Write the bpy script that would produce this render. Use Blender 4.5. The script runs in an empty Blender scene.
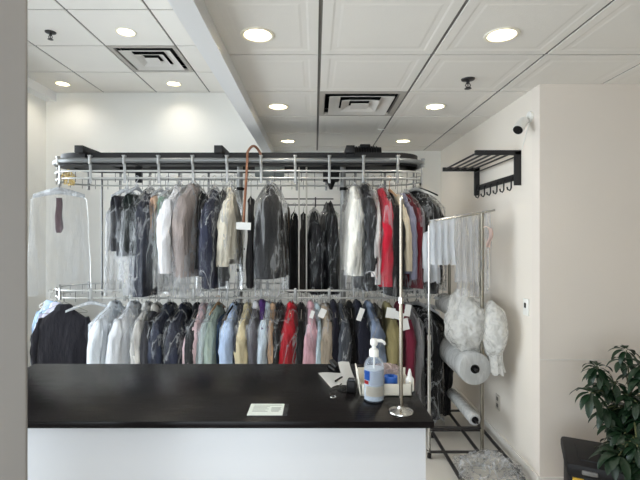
import bpy, bmesh, math, random
from mathutils import Vector, Matrix, noise
R = math.radians
PI = math.pi
SC = bpy.context.scene
COL = SC.collection
CX, CY, F, EYE = 315.0, 236.0, 440.0, 1.64          # principal point, focal length in px, eye height


def W(px, py, Y):                                      # a point of the photograph at depth Y, in metres
    return Vector(((px - CX) / F * Y, Y, EYE + (CY - py) / F * Y))


# ------------------------------------------------------------------ materials
def lin(c):
    return tuple(((v / 255.0) / 12.92 if v / 255.0 <= 0.04045 else ((v / 255.0 + 0.055) / 1.055) ** 2.4) for v in c)


MATS = {}


def mat(name, rgb, rough=0.6, metal=0.0, bump=0.0, bscale=40.0, var=0.0, vscale=6.0, spec=0.5, sheen=0.0, coat=0.0, stretch=(1, 1, 1), rvar=0.0, bdist=0.01):
    key = name
    if key in MATS:
        return MATS[key]
    m = bpy.data.materials.new(name)
    m.use_nodes = True
    nt = m.node_tree
    b = nt.nodes['Principled BSDF']
    c = lin(rgb)
    b.inputs['Base Color'].default_value = (*c, 1)
    b.inputs['Roughness'].default_value = rough
    b.inputs['Metallic'].default_value = metal
    b.inputs['Specular IOR Level'].default_value = spec
    if sheen:
        b.inputs['Sheen Weight'].default_value = sheen
    if coat:
        b.inputs['Coat Weight'].default_value = coat
        b.inputs['Coat Roughness'].default_value = 0.15
    tc = nt.nodes.new('ShaderNodeTexCoord')
    mp = nt.nodes.new('ShaderNodeMapping')
    mp.inputs['Scale'].default_value = stretch
    nt.links.new(tc.outputs['Object'], mp.inputs['Vector'])
    if var or rvar:
        n = nt.nodes.new('ShaderNodeTexNoise')
        n.inputs['Scale'].default_value = vscale
        n.inputs['Detail'].default_value = 5
        nt.links.new(mp.outputs['Vector'], n.inputs['Vector'])
        if var:
            mx = nt.nodes.new('ShaderNodeMix')
            mx.data_type = 'RGBA'
            mx.inputs[6].default_value = (*[v * (1 - var) for v in c], 1)
            mx.inputs[7].default_value = (*[min(1, v * (1 + var)) for v in c], 1)
            nt.links.new(n.outputs['Fac'], mx.inputs[0])
            nt.links.new(mx.outputs[2], b.inputs['Base Color'])
        if rvar:
            mr = nt.nodes.new('ShaderNodeMapRange')
            mr.inputs['To Min'].default_value = max(0, rough - rvar)
            mr.inputs['To Max'].default_value = rough + rvar
            nt.links.new(n.outputs['Fac'], mr.inputs['Value'])
            nt.links.new(mr.outputs['Result'], b.inputs['Roughness'])
    if bump:
        n2 = nt.nodes.new('ShaderNodeTexNoise')
        n2.inputs['Scale'].default_value = bscale
        n2.inputs['Detail'].default_value = 4
        nt.links.new(mp.outputs['Vector'], n2.inputs['Vector'])
        bp = nt.nodes.new('ShaderNodeBump')
        bp.inputs['Strength'].default_value = bump
        bp.inputs['Distance'].default_value = bdist
        nt.links.new(n2.outputs['Fac'], bp.inputs['Height'])
        nt.links.new(bp.outputs['Normal'], b.inputs['Normal'])
    MATS[key] = m
    return m


def film(name, lo, hi, gloss=0.35, rough=0.12, scale=9.0, tint=(240, 243, 247), bump=0.8, stretch=(1, 1, 0.3), width=0.07):
    """Thin polythene: mostly clear, milky along creases that also paint in white highlight streaks, with crinkled gloss."""
    if name in MATS:
        return MATS[name]
    m = bpy.data.materials.new(name)
    m.use_nodes = True
    nt = m.node_tree
    N, L = nt.nodes, nt.links
    N.remove(N['Principled BSDF'])
    out = N['Material Output']
    tc = N.new('ShaderNodeTexCoord')
    mp = N.new('ShaderNodeMapping')
    mp.inputs['Scale'].default_value = stretch
    L.new(tc.outputs['Object'], mp.inputs['Vector'])
    n = N.new('ShaderNodeTexNoise')
    n.inputs['Scale'].default_value = scale
    n.inputs['Detail'].default_value = 5
    n.inputs['Distortion'].default_value = 0.6
    L.new(mp.outputs['Vector'], n.inputs['Vector'])
    sb = N.new('ShaderNodeMath')
    sb.operation = 'SUBTRACT'
    sb.inputs[1].default_value = 0.5
    L.new(n.outputs['Fac'], sb.inputs[0])
    ab = N.new('ShaderNodeMath')
    ab.operation = 'ABSOLUTE'
    L.new(sb.outputs[0], ab.inputs[0])
    mr = N.new('ShaderNodeMapRange')
    mr.interpolation_type = 'SMOOTHSTEP'
    mr.inputs['From Min'].default_value = 0.0
    mr.inputs['From Max'].default_value = width
    mr.inputs['To Min'].default_value = hi  # whitened crease lines, partly standing in for highlight streaks
    mr.inputs['To Max'].default_value = lo
    L.new(ab.outputs[0], mr.inputs['Value'])
    n2 = N.new('ShaderNodeTexVoronoi')
    n2.inputs['Scale'].default_value = scale * 1.6
    n2.inputs['Randomness'].default_value = 1.0
    ds = N.new('ShaderNodeMix')
    ds.data_type = 'VECTOR'
    ds.inputs[0].default_value = 0.12
    L.new(mp.outputs['Vector'], ds.inputs[4])
    L.new(n.outputs['Color'], ds.inputs[5])
    L.new(ds.outputs[1], n2.inputs['Vector'])
    bp = N.new('ShaderNodeBump')
    bp.inputs['Strength'].default_value = bump
    bp.inputs['Distance'].default_value = 0.03
    L.new(n2.outputs['Distance'], bp.inputs['Height'])
    c = (*lin(tint), 1)
    tr = N.new('ShaderNodeBsdfTransparent')
    df = N.new('ShaderNodeBsdfDiffuse')
    tl = N.new('ShaderNodeBsdfTranslucent')
    df.inputs['Color'].default_value = c
    tl.inputs['Color'].default_value = c
    gl = N.new('ShaderNodeBsdfGlossy')
    gl.inputs['Roughness'].default_value = rough
    gl.inputs['Color'].default_value = (1, 1, 1, 1)
    L.new(bp.outputs['Normal'], gl.inputs['Normal'])
    L.new(bp.outputs['Normal'], df.inputs['Normal'])
    m1 = N.new('ShaderNodeMixShader')
    m1.inputs[0].default_value = 0.45
    L.new(df.outputs[0], m1.inputs[1])
    L.new(tl.outputs[0], m1.inputs[2])
    m2 = N.new('ShaderNodeMixShader')
    L.new(mr.outputs['Result'], m2.inputs[0])
    L.new(tr.outputs[0], m2.inputs[1])
    L.new(m1.outputs[0], m2.inputs[2])
    lw = N.new('ShaderNodeLayerWeight')
    lw.inputs['Blend'].default_value = gloss
    L.new(bp.outputs['Normal'], lw.inputs['Normal'])
    mlt = N.new('ShaderNodeMath')
    mlt.operation = 'MULTIPLY'
    mlt.inputs[1].default_value = 0.75
    L.new(lw.outputs['Fresnel'], mlt.inputs[0])
    m3 = N.new('ShaderNodeMixShader')
    L.new(mlt.outputs[0], m3.inputs[0])
    L.new(m2.outputs[0], m3.inputs[1])
    L.new(gl.outputs[0], m3.inputs[2])
    L.new(m3.outputs[0], out.inputs['Surface'])
    MATS[name] = m
    return m


def emit(name, rgb, s):
    m = bpy.data.materials.new(name)
    m.use_nodes = True
    nt = m.node_tree
    nt.nodes.remove(nt.nodes['Principled BSDF'])
    e = nt.nodes.new('ShaderNodeEmission')
    e.inputs['Color'].default_value = (*lin(rgb), 1)
    e.inputs['Strength'].default_value = s
    nt.links.new(e.outputs[0], nt.nodes['Material Output'].inputs['Surface'])
    return m


def clear(name, rgb, rough=0.05, ior=1.45):
    m = bpy.data.materials.new(name)
    m.use_nodes = True
    nt = m.node_tree
    nt.nodes.remove(nt.nodes['Principled BSDF'])
    tr = nt.nodes.new('ShaderNodeBsdfTransparent')
    tr.inputs['Color'].default_value = (*lin(rgb), 1)
    gl = nt.nodes.new('ShaderNodeBsdfGlossy')
    gl.inputs['Roughness'].default_value = rough
    lw = nt.nodes.new('ShaderNodeFresnel')
    lw.inputs['IOR'].default_value = ior
    mx = nt.nodes.new('ShaderNodeMixShader')
    nt.links.new(lw.outputs[0], mx.inputs[0])
    nt.links.new(tr.outputs[0], mx.inputs[1])
    nt.links.new(gl.outputs[0], mx.inputs[2])
    nt.links.new(mx.outputs[0], nt.nodes['Material Output'].inputs['Surface'])
    return m


M_CEIL = mat('ceiling_panel_paint', (232, 228, 221), 0.85, bump=0.05, bscale=120, var=0.03, vscale=3)
M_GRID = mat('ceiling_grid_shadow_gap', (120, 117, 112), 0.7)
M_BEAM = mat('bulkhead_paint', (228, 228, 228), 0.7)
M_WALL = mat('white_wall_paint', (234, 232, 226), 0.75, bump=0.04, bscale=90, var=0.02, vscale=2)
M_WALLB = mat('beige_wall_paint', (222, 213, 203), 0.7, bump=0.05, bscale=80, var=0.04, vscale=1.6)
M_WALLS = mat('side_wall_paint', (224, 216, 205), 0.7, bump=0.05, bscale=80, var=0.05, vscale=1.3)
M_BASE = mat('baseboard_paint', (224, 219, 211), 0.5)
M_FLOOR = mat('vinyl_floor', (214, 209, 200), 0.35, bump=0.03, bscale=30, var=0.07, vscale=4)
M_TOP = mat('black_woodgrain_laminate', (17, 14, 15), 0.24, bump=0.10, bscale=14, var=0.18, vscale=9, stretch=(0.5, 9, 3), rvar=0.05, spec=0.14)
M_FRONT = mat('white_laminate', (204, 205, 208), 0.4, var=0.01)
M_GREY = mat('grey_frame_paint', (128, 123, 118), 0.45, var=0.02, vscale=2)
M_STEEL = mat('grey_steel', (128, 130, 130), 0.34, metal=0.45)
M_BRK = mat('zinc_bracket', (160, 160, 158), 0.35, metal=0.4)
M_CHROME = mat('chrome', (205, 203, 198), 0.18, metal=1.0)
M_RAIL = mat('satin_zinc_rail', (200, 200, 197), 0.35, metal=0.35)
M_BRONZE = mat('dull_nickel_tube', (130, 124, 112), 0.35, metal=0.85)
M_BLACK = mat('black_plastic', (18, 17, 18), 0.5, spec=0.25)
M_BLACKM = mat('black_powder_coat', (26, 25, 26), 0.5, spec=0.4)
M_DKMETAL = mat('dark_metal', (62, 60, 60), 0.4, metal=0.6)
M_WIRE = mat('galvanised_wire', (168, 165, 158), 0.35, metal=0.8)
M_GOLD = mat('brass_wire', (226, 200, 136), 0.4, metal=0.35)
M_WOOD = mat('brown_cane_wood', (128, 84, 60), 0.4, var=0.25, vscale=10, stretch=(4, 4, 0.6))
M_WOODL = mat('pale_hanger_wood', (186, 150, 112), 0.5)
M_WHITEP = mat('white_plastic', (228, 227, 222), 0.35)
M_CREAM = mat('cream_card', (226, 220, 205), 0.7)
M_PAPER = mat('white_paper', (232, 232, 230), 0.8)
M_TRIM = mat('cream_light_trim', (236, 230, 212), 0.5)
M_BAFFLE = mat('beige_baffle', (150, 142, 118), 0.7)
M_RED = mat('red_plastic', (178, 34, 34), 0.4)
M_BLUE = mat('blue_plastic', (36, 92, 178), 0.4)
M_YELLOW = mat('yellow_sticker', (212, 172, 60), 0.6)
M_LEAF = mat('dark_green_leaf', (22, 44, 25), 0.38, bump=0.08, bscale=60, var=0.28, vscale=3, spec=0.4)
M_STEM = mat('plant_stem', (92, 96, 62), 0.6)
M_POT = mat('terracotta_pot', (150, 92, 70), 0.8, var=0.1)
M_SOIL = mat('potting_soil', (52, 40, 32), 0.95, bump=0.5, bscale=60)
M_FILM = film('clear_garment_film', 0.04, 0.36, gloss=0.18, rough=0.10, scale=7, stretch=(1, 1, 0.16), width=.05, bump=0.4)
M_FILMT = film('tight_shiny_film', 0.004, 0.36, gloss=0.27, rough=0.07, scale=8, bump=1.0, stretch=(1, 1, 0.35), width=0.035)
M_FILMS = film('smooth_clear_film', 0.05, 0.13, gloss=0.06, rough=0.10, scale=6, bump=0.25, stretch=(1, 1, 0.15))
M_FILMM = film('milky_film', 0.10, 0.28, gloss=0.14, rough=0.12, scale=6, stretch=(1, 1, 0.10), bump=0.25, width=.25)
M_FILMB = film('bunched_film', 0.40, 0.66, gloss=0.14, rough=0.14, scale=6, stretch=(1, 1, 0.2), bump=0.4, width=.25)
M_FILMR = film('rolled_film', 0.86, 0.97, gloss=0.32, rough=0.22, scale=16, tint=(238, 239, 238), bump=0.25)
M_FILMH = film('crumpled_film', 0.72, 0.97, gloss=0.12, rough=0.2, scale=14, tint=(246, 245, 241), stretch=(1, 1, 1), bump=0.6, width=.2)
M_FILMF = film('floor_film', 0.06, 0.42, gloss=0.16, rough=0.10, scale=9, stretch=(1, 1, 1), bump=1.0)
M_CLEARH = film('clear_plastic_hanger', 0.55, 0.8, gloss=0.4, rough=0.1, scale=8)
M_LAMP = emit('downlight_glow', (255, 248, 236), 58.0)
M_GLASS = clear('window_glass', (245, 250, 250))
M_BOTTLE = film('clear_bottle_plastic', .10, .22, gloss=.2, rough=.06, scale=3, bump=0, stretch=(1, 1, 1), tint=(205, 216, 232))
M_GEL = mat('clear_gel_refraction_tint', (196, 206, 216), 0.3)  # pale colour stands in for light refracted through the clear gel

_fab = {}


def fabric(rgb, kind='cotton'):
    if max(rgb) < 130:
        rgb = tuple(int(v * (v / 255) ** .22) for v in rgb)
    k = (rgb, kind)
    if k not in _fab:
        rough = {'cotton': 0.85, 'satin': 0.45, 'wool': 0.95}[kind]
        _fab[k] = mat(f'fabric_{kind}_{rgb[0]}_{rgb[1]}_{rgb[2]}', rgb, rough, bump=0.9, bscale=16, var=0.12, vscale=12, sheen=0.1, spec=0.3, stretch=(1, 1, 0.3), bdist=0.035)
    return _fab[k]


# ------------------------------------------------------------------ mesh helpers
def obj(name, bm, material, parent=None, smooth=40):
    bmesh.ops.recalc_face_normals(bm, faces=bm.faces[:])
    me = bpy.data.meshes.new(name)
    bm.to_mesh(me)
    bm.free()
    for m in (material if isinstance(material, (list, tuple)) else [material]):
        me.materials.append(m)
    if smooth:
        for p in me.polygons:
            p.use_smooth = True
        me.set_sharp_from_angle(angle=R(smooth))
    o = bpy.data.objects.new(name, me)
    COL.objects.link(o)
    if parent is not None:
        o.parent = parent
    return o


def tag(o, label=None, cat=None, group=None, kind=None):
    if label:
        o['label'] = label
    if cat:
        o['category'] = cat
    if group:
        o['group'] = group
    if kind:
        o['kind'] = kind
    return o


def thing(name, label, cat, loc=(0, 0, 0), rz=0.0, group=None):
    o = bpy.data.objects.new(name, None)
    o.empty_display_size = 0.05
    COL.objects.link(o)
    o.location = loc
    o.rotation_euler = (0, 0, rz)
    return tag(o, label, cat, group)


def struct(name, bm, m, parent=None, smooth=0):
    o = obj(name, bm, m, parent, smooth)
    if parent is None:
        o['kind'] = 'structure'
    return o


def NB():
    return bmesh.new()


def box(bm, c, s, rot=None, bevel=0.0, mi=0):
    m = Matrix.Translation(Vector(c))
    if rot is not None:
        m = m @ rot.to_4x4()
    r = bmesh.ops.create_cube(bm, size=1.0, matrix=m @ Matrix.Diagonal((*s, 1)))
    vs = r['verts']
    fs = set(f for v in vs for f in v.link_faces)
    for f in fs:
        f.material_index = mi
    if bevel:
        es = list(set(e for v in vs for e in v.link_edges))
        bmesh.ops.bevel(bm, geom=es, offset=bevel, segments=2, affect='EDGES', profile=0.5)
    return bm


def bx(x0, x1, y0, y1, z0, z1, bevel=0.0):
    bm = NB()
    return box(bm, ((x0 + x1) / 2, (y0 + y1) / 2, (z0 + z1) / 2), (x1 - x0, y1 - y0, z1 - z0), None, bevel)


def cyl(bm, a, b, r, r2=None, n=16, caps=True, mi=0):
    a, b = Vector(a), Vector(b)
    d = b - a
    q = d.to_track_quat('Z', 'Y').to_matrix().to_4x4()
    r = bmesh.ops.create_cone(bm, cap_ends=caps, segments=n, radius1=r, radius2=r if r2 is None else r2, depth=d.length, matrix=Matrix.Translation((a + b) / 2) @ q)
    for f in set(f for v in r['verts'] for f in v.link_faces):
        f.material_index = mi
    return bm


def tube(bm, pts, r, n=8, closed=False, mi=0):
    pts = [Vector(p) for p in pts]
    rs = r if isinstance(r, (list, tuple)) else [r] * len(pts)
    rings = []
    up = None
    for i, p in enumerate(pts):
        a = pts[i - 1] if (i > 0 or closed) else p
        b = pts[(i + 1) % len(pts)] if (i < len(pts) - 1 or closed) else p
        t = (b - a).normalized()
        if up is None:
            up = Vector((0, 0, 1)) if abs(t.z) < 0.9 else Vector((0, 1, 0))
        s = t.cross(up)
        if s.length < 1e-5:
            s = t.orthogonal()
        s.normalize()
        u = s.cross(t).normalized()
        up = u
        rings.append([bm.verts.new(p + (s * math.cos(2 * PI * k / n) + u * math.sin(2 * PI * k / n)) * rs[i]) for k in range(n)])
    m = len(rings)
    for i in range(m if closed else m - 1):
        A, B = rings[i], rings[(i + 1) % m]
        for k in range(n):
            f = bm.faces.new((A[k], A[(k + 1) % n], B[(k + 1) % n], B[k]))
            f.material_index = mi
    if not closed:
        bm.faces.new(rings[0][::-1]).material_index = mi
        bm.faces.new(rings[-1]).material_index = mi
    return bm


def lathe(bm, prof, n=32, c=(0, 0, 0), mi=0):
    c = Vector(c)
    rings = []
    for r, z in prof:
        if r < 1e-6:
            rings.append([bm.verts.new(c + Vector((0, 0, z)))])
        else:
            rings.append([bm.verts.new(c + Vector((r * math.cos(2 * PI * k / n), r * math.sin(2 * PI * k / n), z))) for k in range(n)])
    for A, B in zip(rings, rings[1:]):
        for k in range(n):
            k2 = (k + 1) % n
            if len(A) == 1 and len(B) == 1:
                continue
            if len(A) == 1:
                f = bm.faces.new((A[0], B[k], B[k2]))
            elif len(B) == 1:
                f = bm.faces.new((A[k], A[k2], B[0]))
            else:
                f = bm.faces.new((A[k], A[k2], B[k2], B[k]))
            f.material_index = mi
    return bm


def loft(bm, rings, cap0=True, cap1=True, mi=0):
    V = [[bm.verts.new(p) for p in r] for r in rings]
    n = len(V[0])
    for A, B in zip(V, V[1:]):
        for k in range(n):
            bm.faces.new((A[k], A[(k + 1) % n], B[(k + 1) % n], B[k])).material_index = mi
    if cap0:
        bm.faces.new(V[0][::-1]).material_index = mi
    if cap1:
        bm.faces.new(V[-1]).material_index = mi
    return bm


def sheet(bm, P, nu, nv, th=0.0006):
    """grid surface from P(u, v), given a real thickness"""
    V = [[bm.verts.new(P(i / nu, j / nv)) for j in range(nv + 1)] for i in range(nu + 1)]
    fs = []
    for i in range(nu):
        for j in range(nv):
            fs.append(bm.faces.new((V[i][j], V[i + 1][j], V[i + 1][j + 1], V[i][j + 1])))
    if th:
        bmesh.ops.solidify(bm, geom=fs, thickness=th)
    return bm


# ------------------------------------------------------------------ the room
YB = 5.07                     # back wall
XL, XR = -3.10, 1.45          # left wall, side wall on the right
YC = 2.84                     # where the side wall turns towards the viewer's right
ZR, ZL = EYE + 0.98, EYE + 1.65
YF = -2.0                     # shop front, behind the viewpoint
XFAR = 3.6

struct('floor', bx(XL - .1, XFAR + .1, YF - .1, YB + .1, -.1, 0), M_FLOOR)
struct('wall_back', bx(XL - .1, XR + .1, YB, YB + .1, 0, ZL + .1), M_WALL)
struct('wall_right', bx(XR, XR + .1, YC + .1, YB, 0, ZR + .3), M_WALLS)
struct('wall_side', bx(XR, XFAR + .1, YC, YC + .1, 0, ZR + .3), M_WALLB)
struct('wall_far_right', bx(XFAR, XFAR + .1, YF, YC, 0, ZR), M_WALLB)
bm = NB()
box(bm, (XL - .05, (YF + .2) / 2, ZL / 2), (.1, .2 - YF, ZL))
box(bm, (XL - .05, (4.72 + YB) / 2, ZL / 2), (.1, YB - 4.72, ZL))
box(bm, (XL - .05, 2.45, .2), (.1, 4.6, .4))
box(bm, (XL - .05, 2.45, (3.0 + ZL) / 2), (.1, 4.6, ZL - 3.0))
struct('wall_left', bm, M_WALL)
bm = NB()
XW = .3
box(bm, ((XW + XFAR) / 2, YF - .05, ZR / 2), (XFAR - XW, .1, ZR))
box(bm, ((XL + XW) / 2, YF - .05, .12), (XW - XL, .1, .24))
box(bm, ((XL + XW) / 2, YF - .05, (2.5 + ZL) / 2), (XW - XL, .1, ZL - 2.5))
struct('wall_front', bm, M_WALL)


def window(name, horiz, a0, a1, pos, z0, z1, nm):
    bm = NB()
    t = .06

    def seg(u0, u1, za, zb):
        if horiz:
            box(bm, ((u0 + u1) / 2, pos, (za + zb) / 2), (u1 - u0, t, zb - za))
        else:
            box(bm, (pos, (u0 + u1) / 2, (za + zb) / 2), (t, u1 - u0, zb - za))
    seg(a0, a1, z0, z0 + .05)
    seg(a0, a1, z1 - .05, z1)
    for k in range(nm + 1):
        u = a0 + (a1 - a0) * k / nm
        seg(u - .025, u + .025, z0 + .05, z1 - .05)
    o = struct(name, bm, M_GREY)
    g = NB()
    if horiz:
        box(g, ((a0 + a1) / 2, pos, (z0 + z1) / 2), (a1 - a0 - .02, .006, z1 - z0 - .02))
    else:
        box(g, (pos, (a0 + a1) / 2, (z0 + z1) / 2), (.006, a1 - a0 - .02, z1 - z0 - .02))
    obj('window_pane', g, M_GLASS, o, 0)
    d = bpy.data.lights.new(name + '_daylight', 'AREA')
    d.shape = 'RECTANGLE'
    d.size, d.size_y = a1 - a0, z1 - z0
    d.cycles.is_portal = True
    lo = bpy.data.objects.new(name + '_daylight', d)
    COL.objects.link(lo)
    if horiz:
        lo.location = ((a0 + a1) / 2, pos + .04, (z0 + z1) / 2)
        lo.rotation_euler = (R(90), 0, 0)          # faces +Y
    else:
        lo.location = (pos + .04, (a0 + a1) / 2, (z0 + z1) / 2)
        lo.rotation_euler = (R(90), 0, R(-90))     # faces +X


window('window_1', False, .2, 4.72, XL - .05, .4, 3.0, 4)
window('window_2', True, XL, XW, YF - .05, .24, 2.5, 4)


def ceiling(name, x0, x1, y0, y1, z, gx, gy, inset, holes, skip, clip=None):
    """0.61 m panels in a dark-gapped grid, panels with a pressed border; round holes where lamps sit"""
    bm = NB()
    s, g = .61, .009
    i0, i1 = math.floor((x0 - gx) / s), math.ceil((x1 - gx) / s)
    j0, j1 = math.floor((y0 - gy) / s), math.ceil((y1 - gy) / s)
    for i in range(i0, i1):
        for j in range(j0, j1):
            a, b = max(x0, gx + i * s + g), min(x1, gx + (i + 1) * s - g)
            c, d = max(y0, gy + j * s + g), min(y1, gy + (j + 1) * s - g)
            if b - a < .02 or d - c < .02 or (i, j) in skip:
                continue
            if clip and (c + d) / 2 > YC - .1 and c > YC - .35:
                if a >= XR:
                    continue
                b = min(b, XR)
            top = [bm.verts.new((x, y, z + .012)) for x, y in ((a, c), (b, c), (b, d), (a, d))]
            rim = [bm.verts.new((x, y, z)) for x, y in ((a, c), (b, c), (b, d), (a, d))]
            for k in range(4):
                bm.faces.new((top[k], top[(k + 1) % 4], rim[(k + 1) % 4], rim[k]))
            cur, z1 = rim, z
            rect = (a, b, c, d)
            if inset and b - a > .3 and d - c > .3:
                for off, dz in ((.045, 0), (.055, .0016), (.078, .0016), (.09, 0.0004)):
                    rect = (a + off, b - off, c + off, d - off)
                    nx = [bm.verts.new((x, y, z + dz)) for x, y in ((rect[0], rect[2]), (rect[1], rect[2]), (rect[1], rect[3]), (rect[0], rect[3]))]
                    for k in range(4):
                        bm.faces.new((cur[k], cur[(k + 1) % 4], nx[(k + 1) % 4], nx[k]))
                    cur, z1 = nx, z + dz
            h = [q for q in holes if a < q[0] < b and c < q[1] < d]
            if h:
                hx, hy, hr = h[0]
                n = 32
                circ, sq = [], []
                for k in range(n):
                    t = 2 * PI * (k + .5) / n
                    dx, dy = math.cos(t), math.sin(t)
                    circ.append(bm.verts.new((hx + hr * dx, hy + hr * dy, z1)))
                # corner fans: join each quadrant of the circle to the panel sides
                cor = cur
                for k in range(n):
                    t = 2 * PI * (k + 1) / n
                    q = int(((t + PI) % (2 * PI)) // (PI / 2)) % 4      # quadrant -> nearest corner
                    cidx = {0: 0, 1: 1, 2: 2, 3: 3}[q]
                    if abs(((t) % (PI / 2))) < 1e-6 or abs((t % (PI / 2)) - PI / 2) < 1e-6:
                        prevq = int(((t - .01 + PI) % (2 * PI)) // (PI / 2)) % 4
                        nextq = int(((t + .01 + PI) % (2 * PI)) // (PI / 2)) % 4
                        bm.faces.new((circ[k], circ[(k + 1) % n], cor[nextq], cor[prevq]))
                    else:
                        bm.faces.new((circ[k], circ[(k + 1) % n], cor[cidx]))
            else:
                bm.faces.new(cur)
    o = struct(name, bm, M_CEIL)
    bmesh_back = NB()
    if clip is None:
        box(bmesh_back, ((x0 + x1) / 2, (y0 + y1) / 2, z + .16), (x1 - x0, y1 - y0, .02))
    else:
        box(bmesh_back, ((x0 + XR + .1) / 2, (y0 + y1) / 2, z + .16), (XR + .1 - x0, y1 - y0, .02))
        box(bmesh_back, ((XR + .1 + x1) / 2, (y0 + YC + .1) / 2, z + .16), (x1 - XR - .1, YC + .1 - y0, .02))
    # the visible bottom of the gaps: thin tee bars
    for i in range(i0, i1 + 1):
        x = gx + i * s
        if x0 < x < x1:
            ye = YC if (clip and x > XR) else y1
            box(bmesh_back, (x, (y0 + ye) / 2, z + .010), (.026, ye - y0, .006))
    for j in range(j0, j1 + 1):
        y = gy + j * s
        if y0 < y < y1:
            xe = XR if (clip and y > YC) else x1
            box(bmesh_back, ((x0 + xe) / 2, y, z + .0105), (xe - x0, .026, .006))
    obj('ceiling_grid', bmesh_back, M_GRID, o, 0)
    return o


GXR, GYR = .025, 2.38
GXL, GYL = -1.82, 3.21
LR = [(x, y) for x in (GXR - .305, GXR + .885) for y in (-.29, .93, 2.145, 3.33, 4.54)]
LL = [(x, y) for x in (GXL + .29, GXL - .915) for y in (1.12, 2.34, 3.56, 4.77)]
HR = .068
BXL, BXR = -.564, -.465
ceiling('ceiling', BXR, XFAR, YF, YB, ZR, GXR, GYR, True, [(x, y, HR) for x, y in LR], {(0, 1)},
        clip=True)
ceiling('ceiling_left', XL, BXL, YF, YB, ZL, GXL, GYL, False, [(x, y, HR) for x, y in LL], {(0, 1)})
# bulkhead between the two ceilings and a small boxed soffit along the left wall
struct('trim_1', bx(BXL, BXR, YF, YB, EYE + .90, ZL), M_BEAM)
struct('trim_2', bx(XL, -2.98, YF, YB, EYE + 1.548, ZL), M_BEAM)
# roof closing the void
struct('roof', bx(XL - .1, XFAR + .1, YF - .1, YB + .1, ZL + .2, ZL + .3), M_GRID)
struct('wall_upper_front', bx(XL - .1, XFAR + .1, YF - .2, YF - .1, ZR, ZL + .2), M_WALL)
# baseboards
struct('baseboard_right', bx(XR - .014, XR, YC, YB, 0, .09, .003), M_BASE)
struct('baseboard_side', bx(XR - .014, XFAR, YC - .014, YC, 0, .088, .003), M_BASE)
struct('baseboard_back', bx(XL, XR - .014, YB - .014, YB, 0, .09, .003), M_BASE)
# faint panel joint across the beige wall
struct('trim_3', bx(XR, XFAR, YC - .003, YC, .838, .845), M_BASE)
# grey door jamb close to the viewpoint, turned edge-on to the room
jr = Matrix.Rotation(R(32.6), 3, 'Z')
bm = NB()
jp = W(27.3, 236, .9)
d1 = jr @ Vector((1, 0, 0))
d2 = jr @ Vector((0, 1, 0))
cen = Vector((jp.x, jp.y, 0)) - d1 * .15 + d2 * .03
box(bm, (cen.x, cen.y, ZR / 2), (.30, .06, ZR), jr, .004)
box(bm, (cen.x - d1.x * .13, cen.y - d1.y * .13, ZR / 2), (.05, .09, ZR), jr, .004)
struct('trim_4', bm, M_GREY)

# ------------------------------------------------------------------ lamps in the ceiling
where = {}


def downlight(x, y, z, label, group):
    t = thing('downlight', label, 'ceiling light', (x, y, z), 0, group)
    bm = NB()
    lathe(bm, [(HR - .002, .012), (HR - .003, -.002), (HR + .004, -.006), (HR + .014, -.004), (HR + .016, .0), (HR + .002, .001)], 40)
    obj('trim_ring', bm, M_TRIM, t)
    bm = NB()
    lathe(bm, [(HR - .003, -.002), (HR - .008, .028), (.047, .052), (.047, .058), (HR - .001, .03)], 40)
    bf = obj('baffle', bm, M_BAFFLE, t)
    bm = NB()
    lathe(bm, [(0, .050), (.03, .0505), (.047, .052), (.047, .056), (0, .056)], 40)
    obj('lens', bm, M_LAMP, bf)


gR, gL = 'downlights in the lower ceiling', 'downlights in the raised ceiling'
for x, y in LR:
    side = 'beside the bulkhead' if x < 0 else 'on the side wall row'
    pos = {-.29: 'furthest out over the shop floor', .93: 'before the counter', 2.145: 'nearest in view', 3.33: 'middle one in view', 4.54: 'last before the back wall'}[y]
    downlight(x, y, ZR, f'round recessed downlight {side}, {pos}', gR)
for x, y in LL:
    if x < -2 and y == 3.56:
        continue
    side = 'in the vent row' if x > -2 else 'near the left soffit'
    pos = {1.12: 'furthest out over the shop floor', 2.34: 'over the counter', 3.56: 'in front of the vent', 4.77: 'close to the back wall'}[y]
    downlight(x, y, ZL, f'round downlight of the raised ceiling {side}, {pos}', gL)


def vent(x, y, z, label):
    t = thing('ceiling_vent', label, 'ceiling vent', (x, y, z), 0, 'square ceiling vents')
    bm = NB()
    h = .298

    def sq(r, zz):
        return [Vector((sx * r, sy * r, zz)) for sx, sy in ((-1, -1), (1, -1), (1, 1), (-1, 1))]
    loft(bm, [sq(h, .012), sq(h, 0), sq(.262, 0), sq(.25, .04), sq(.25, .05)], False, False)
    obj('frame', bm, mat('vent_dusty_paint', (176, 170, 162), .6), t, 30)
    bm = NB()
    loft(bm, [sq(.26, .012), sq(.25, .03), sq(.25, .13)], False, True)
    obj('duct', bm, M_BLACK, t, 0)
    vp = mat('vent_paint', (214, 210, 204), .5)
    for a, b in ((.150, .228), (.078, .136)):
        bm = NB()
        loft(bm, [sq(a, .022), sq(b, -.006), sq(b, -.010), sq(a - .004, .018), sq(a, .022)], False, False)
        obj('louver', bm, vp, t, 30)
    bm = NB()
    loft(bm, [sq(.03, .004), sq(.064, -.006), sq(.064, -.010), sq(.0, -.010)], True, True)
    obj('centre_plate', bm, vp, t, 30)


vent(GXR + .305, GYR + .61 * 1.5, ZR, 'square louvred vent in the lower ceiling above the rail motor')
vent(GXL + .305, GYL + .61 * 1.5, ZL, 'square louvred vent in the raised ceiling left of the bulkhead')


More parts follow.
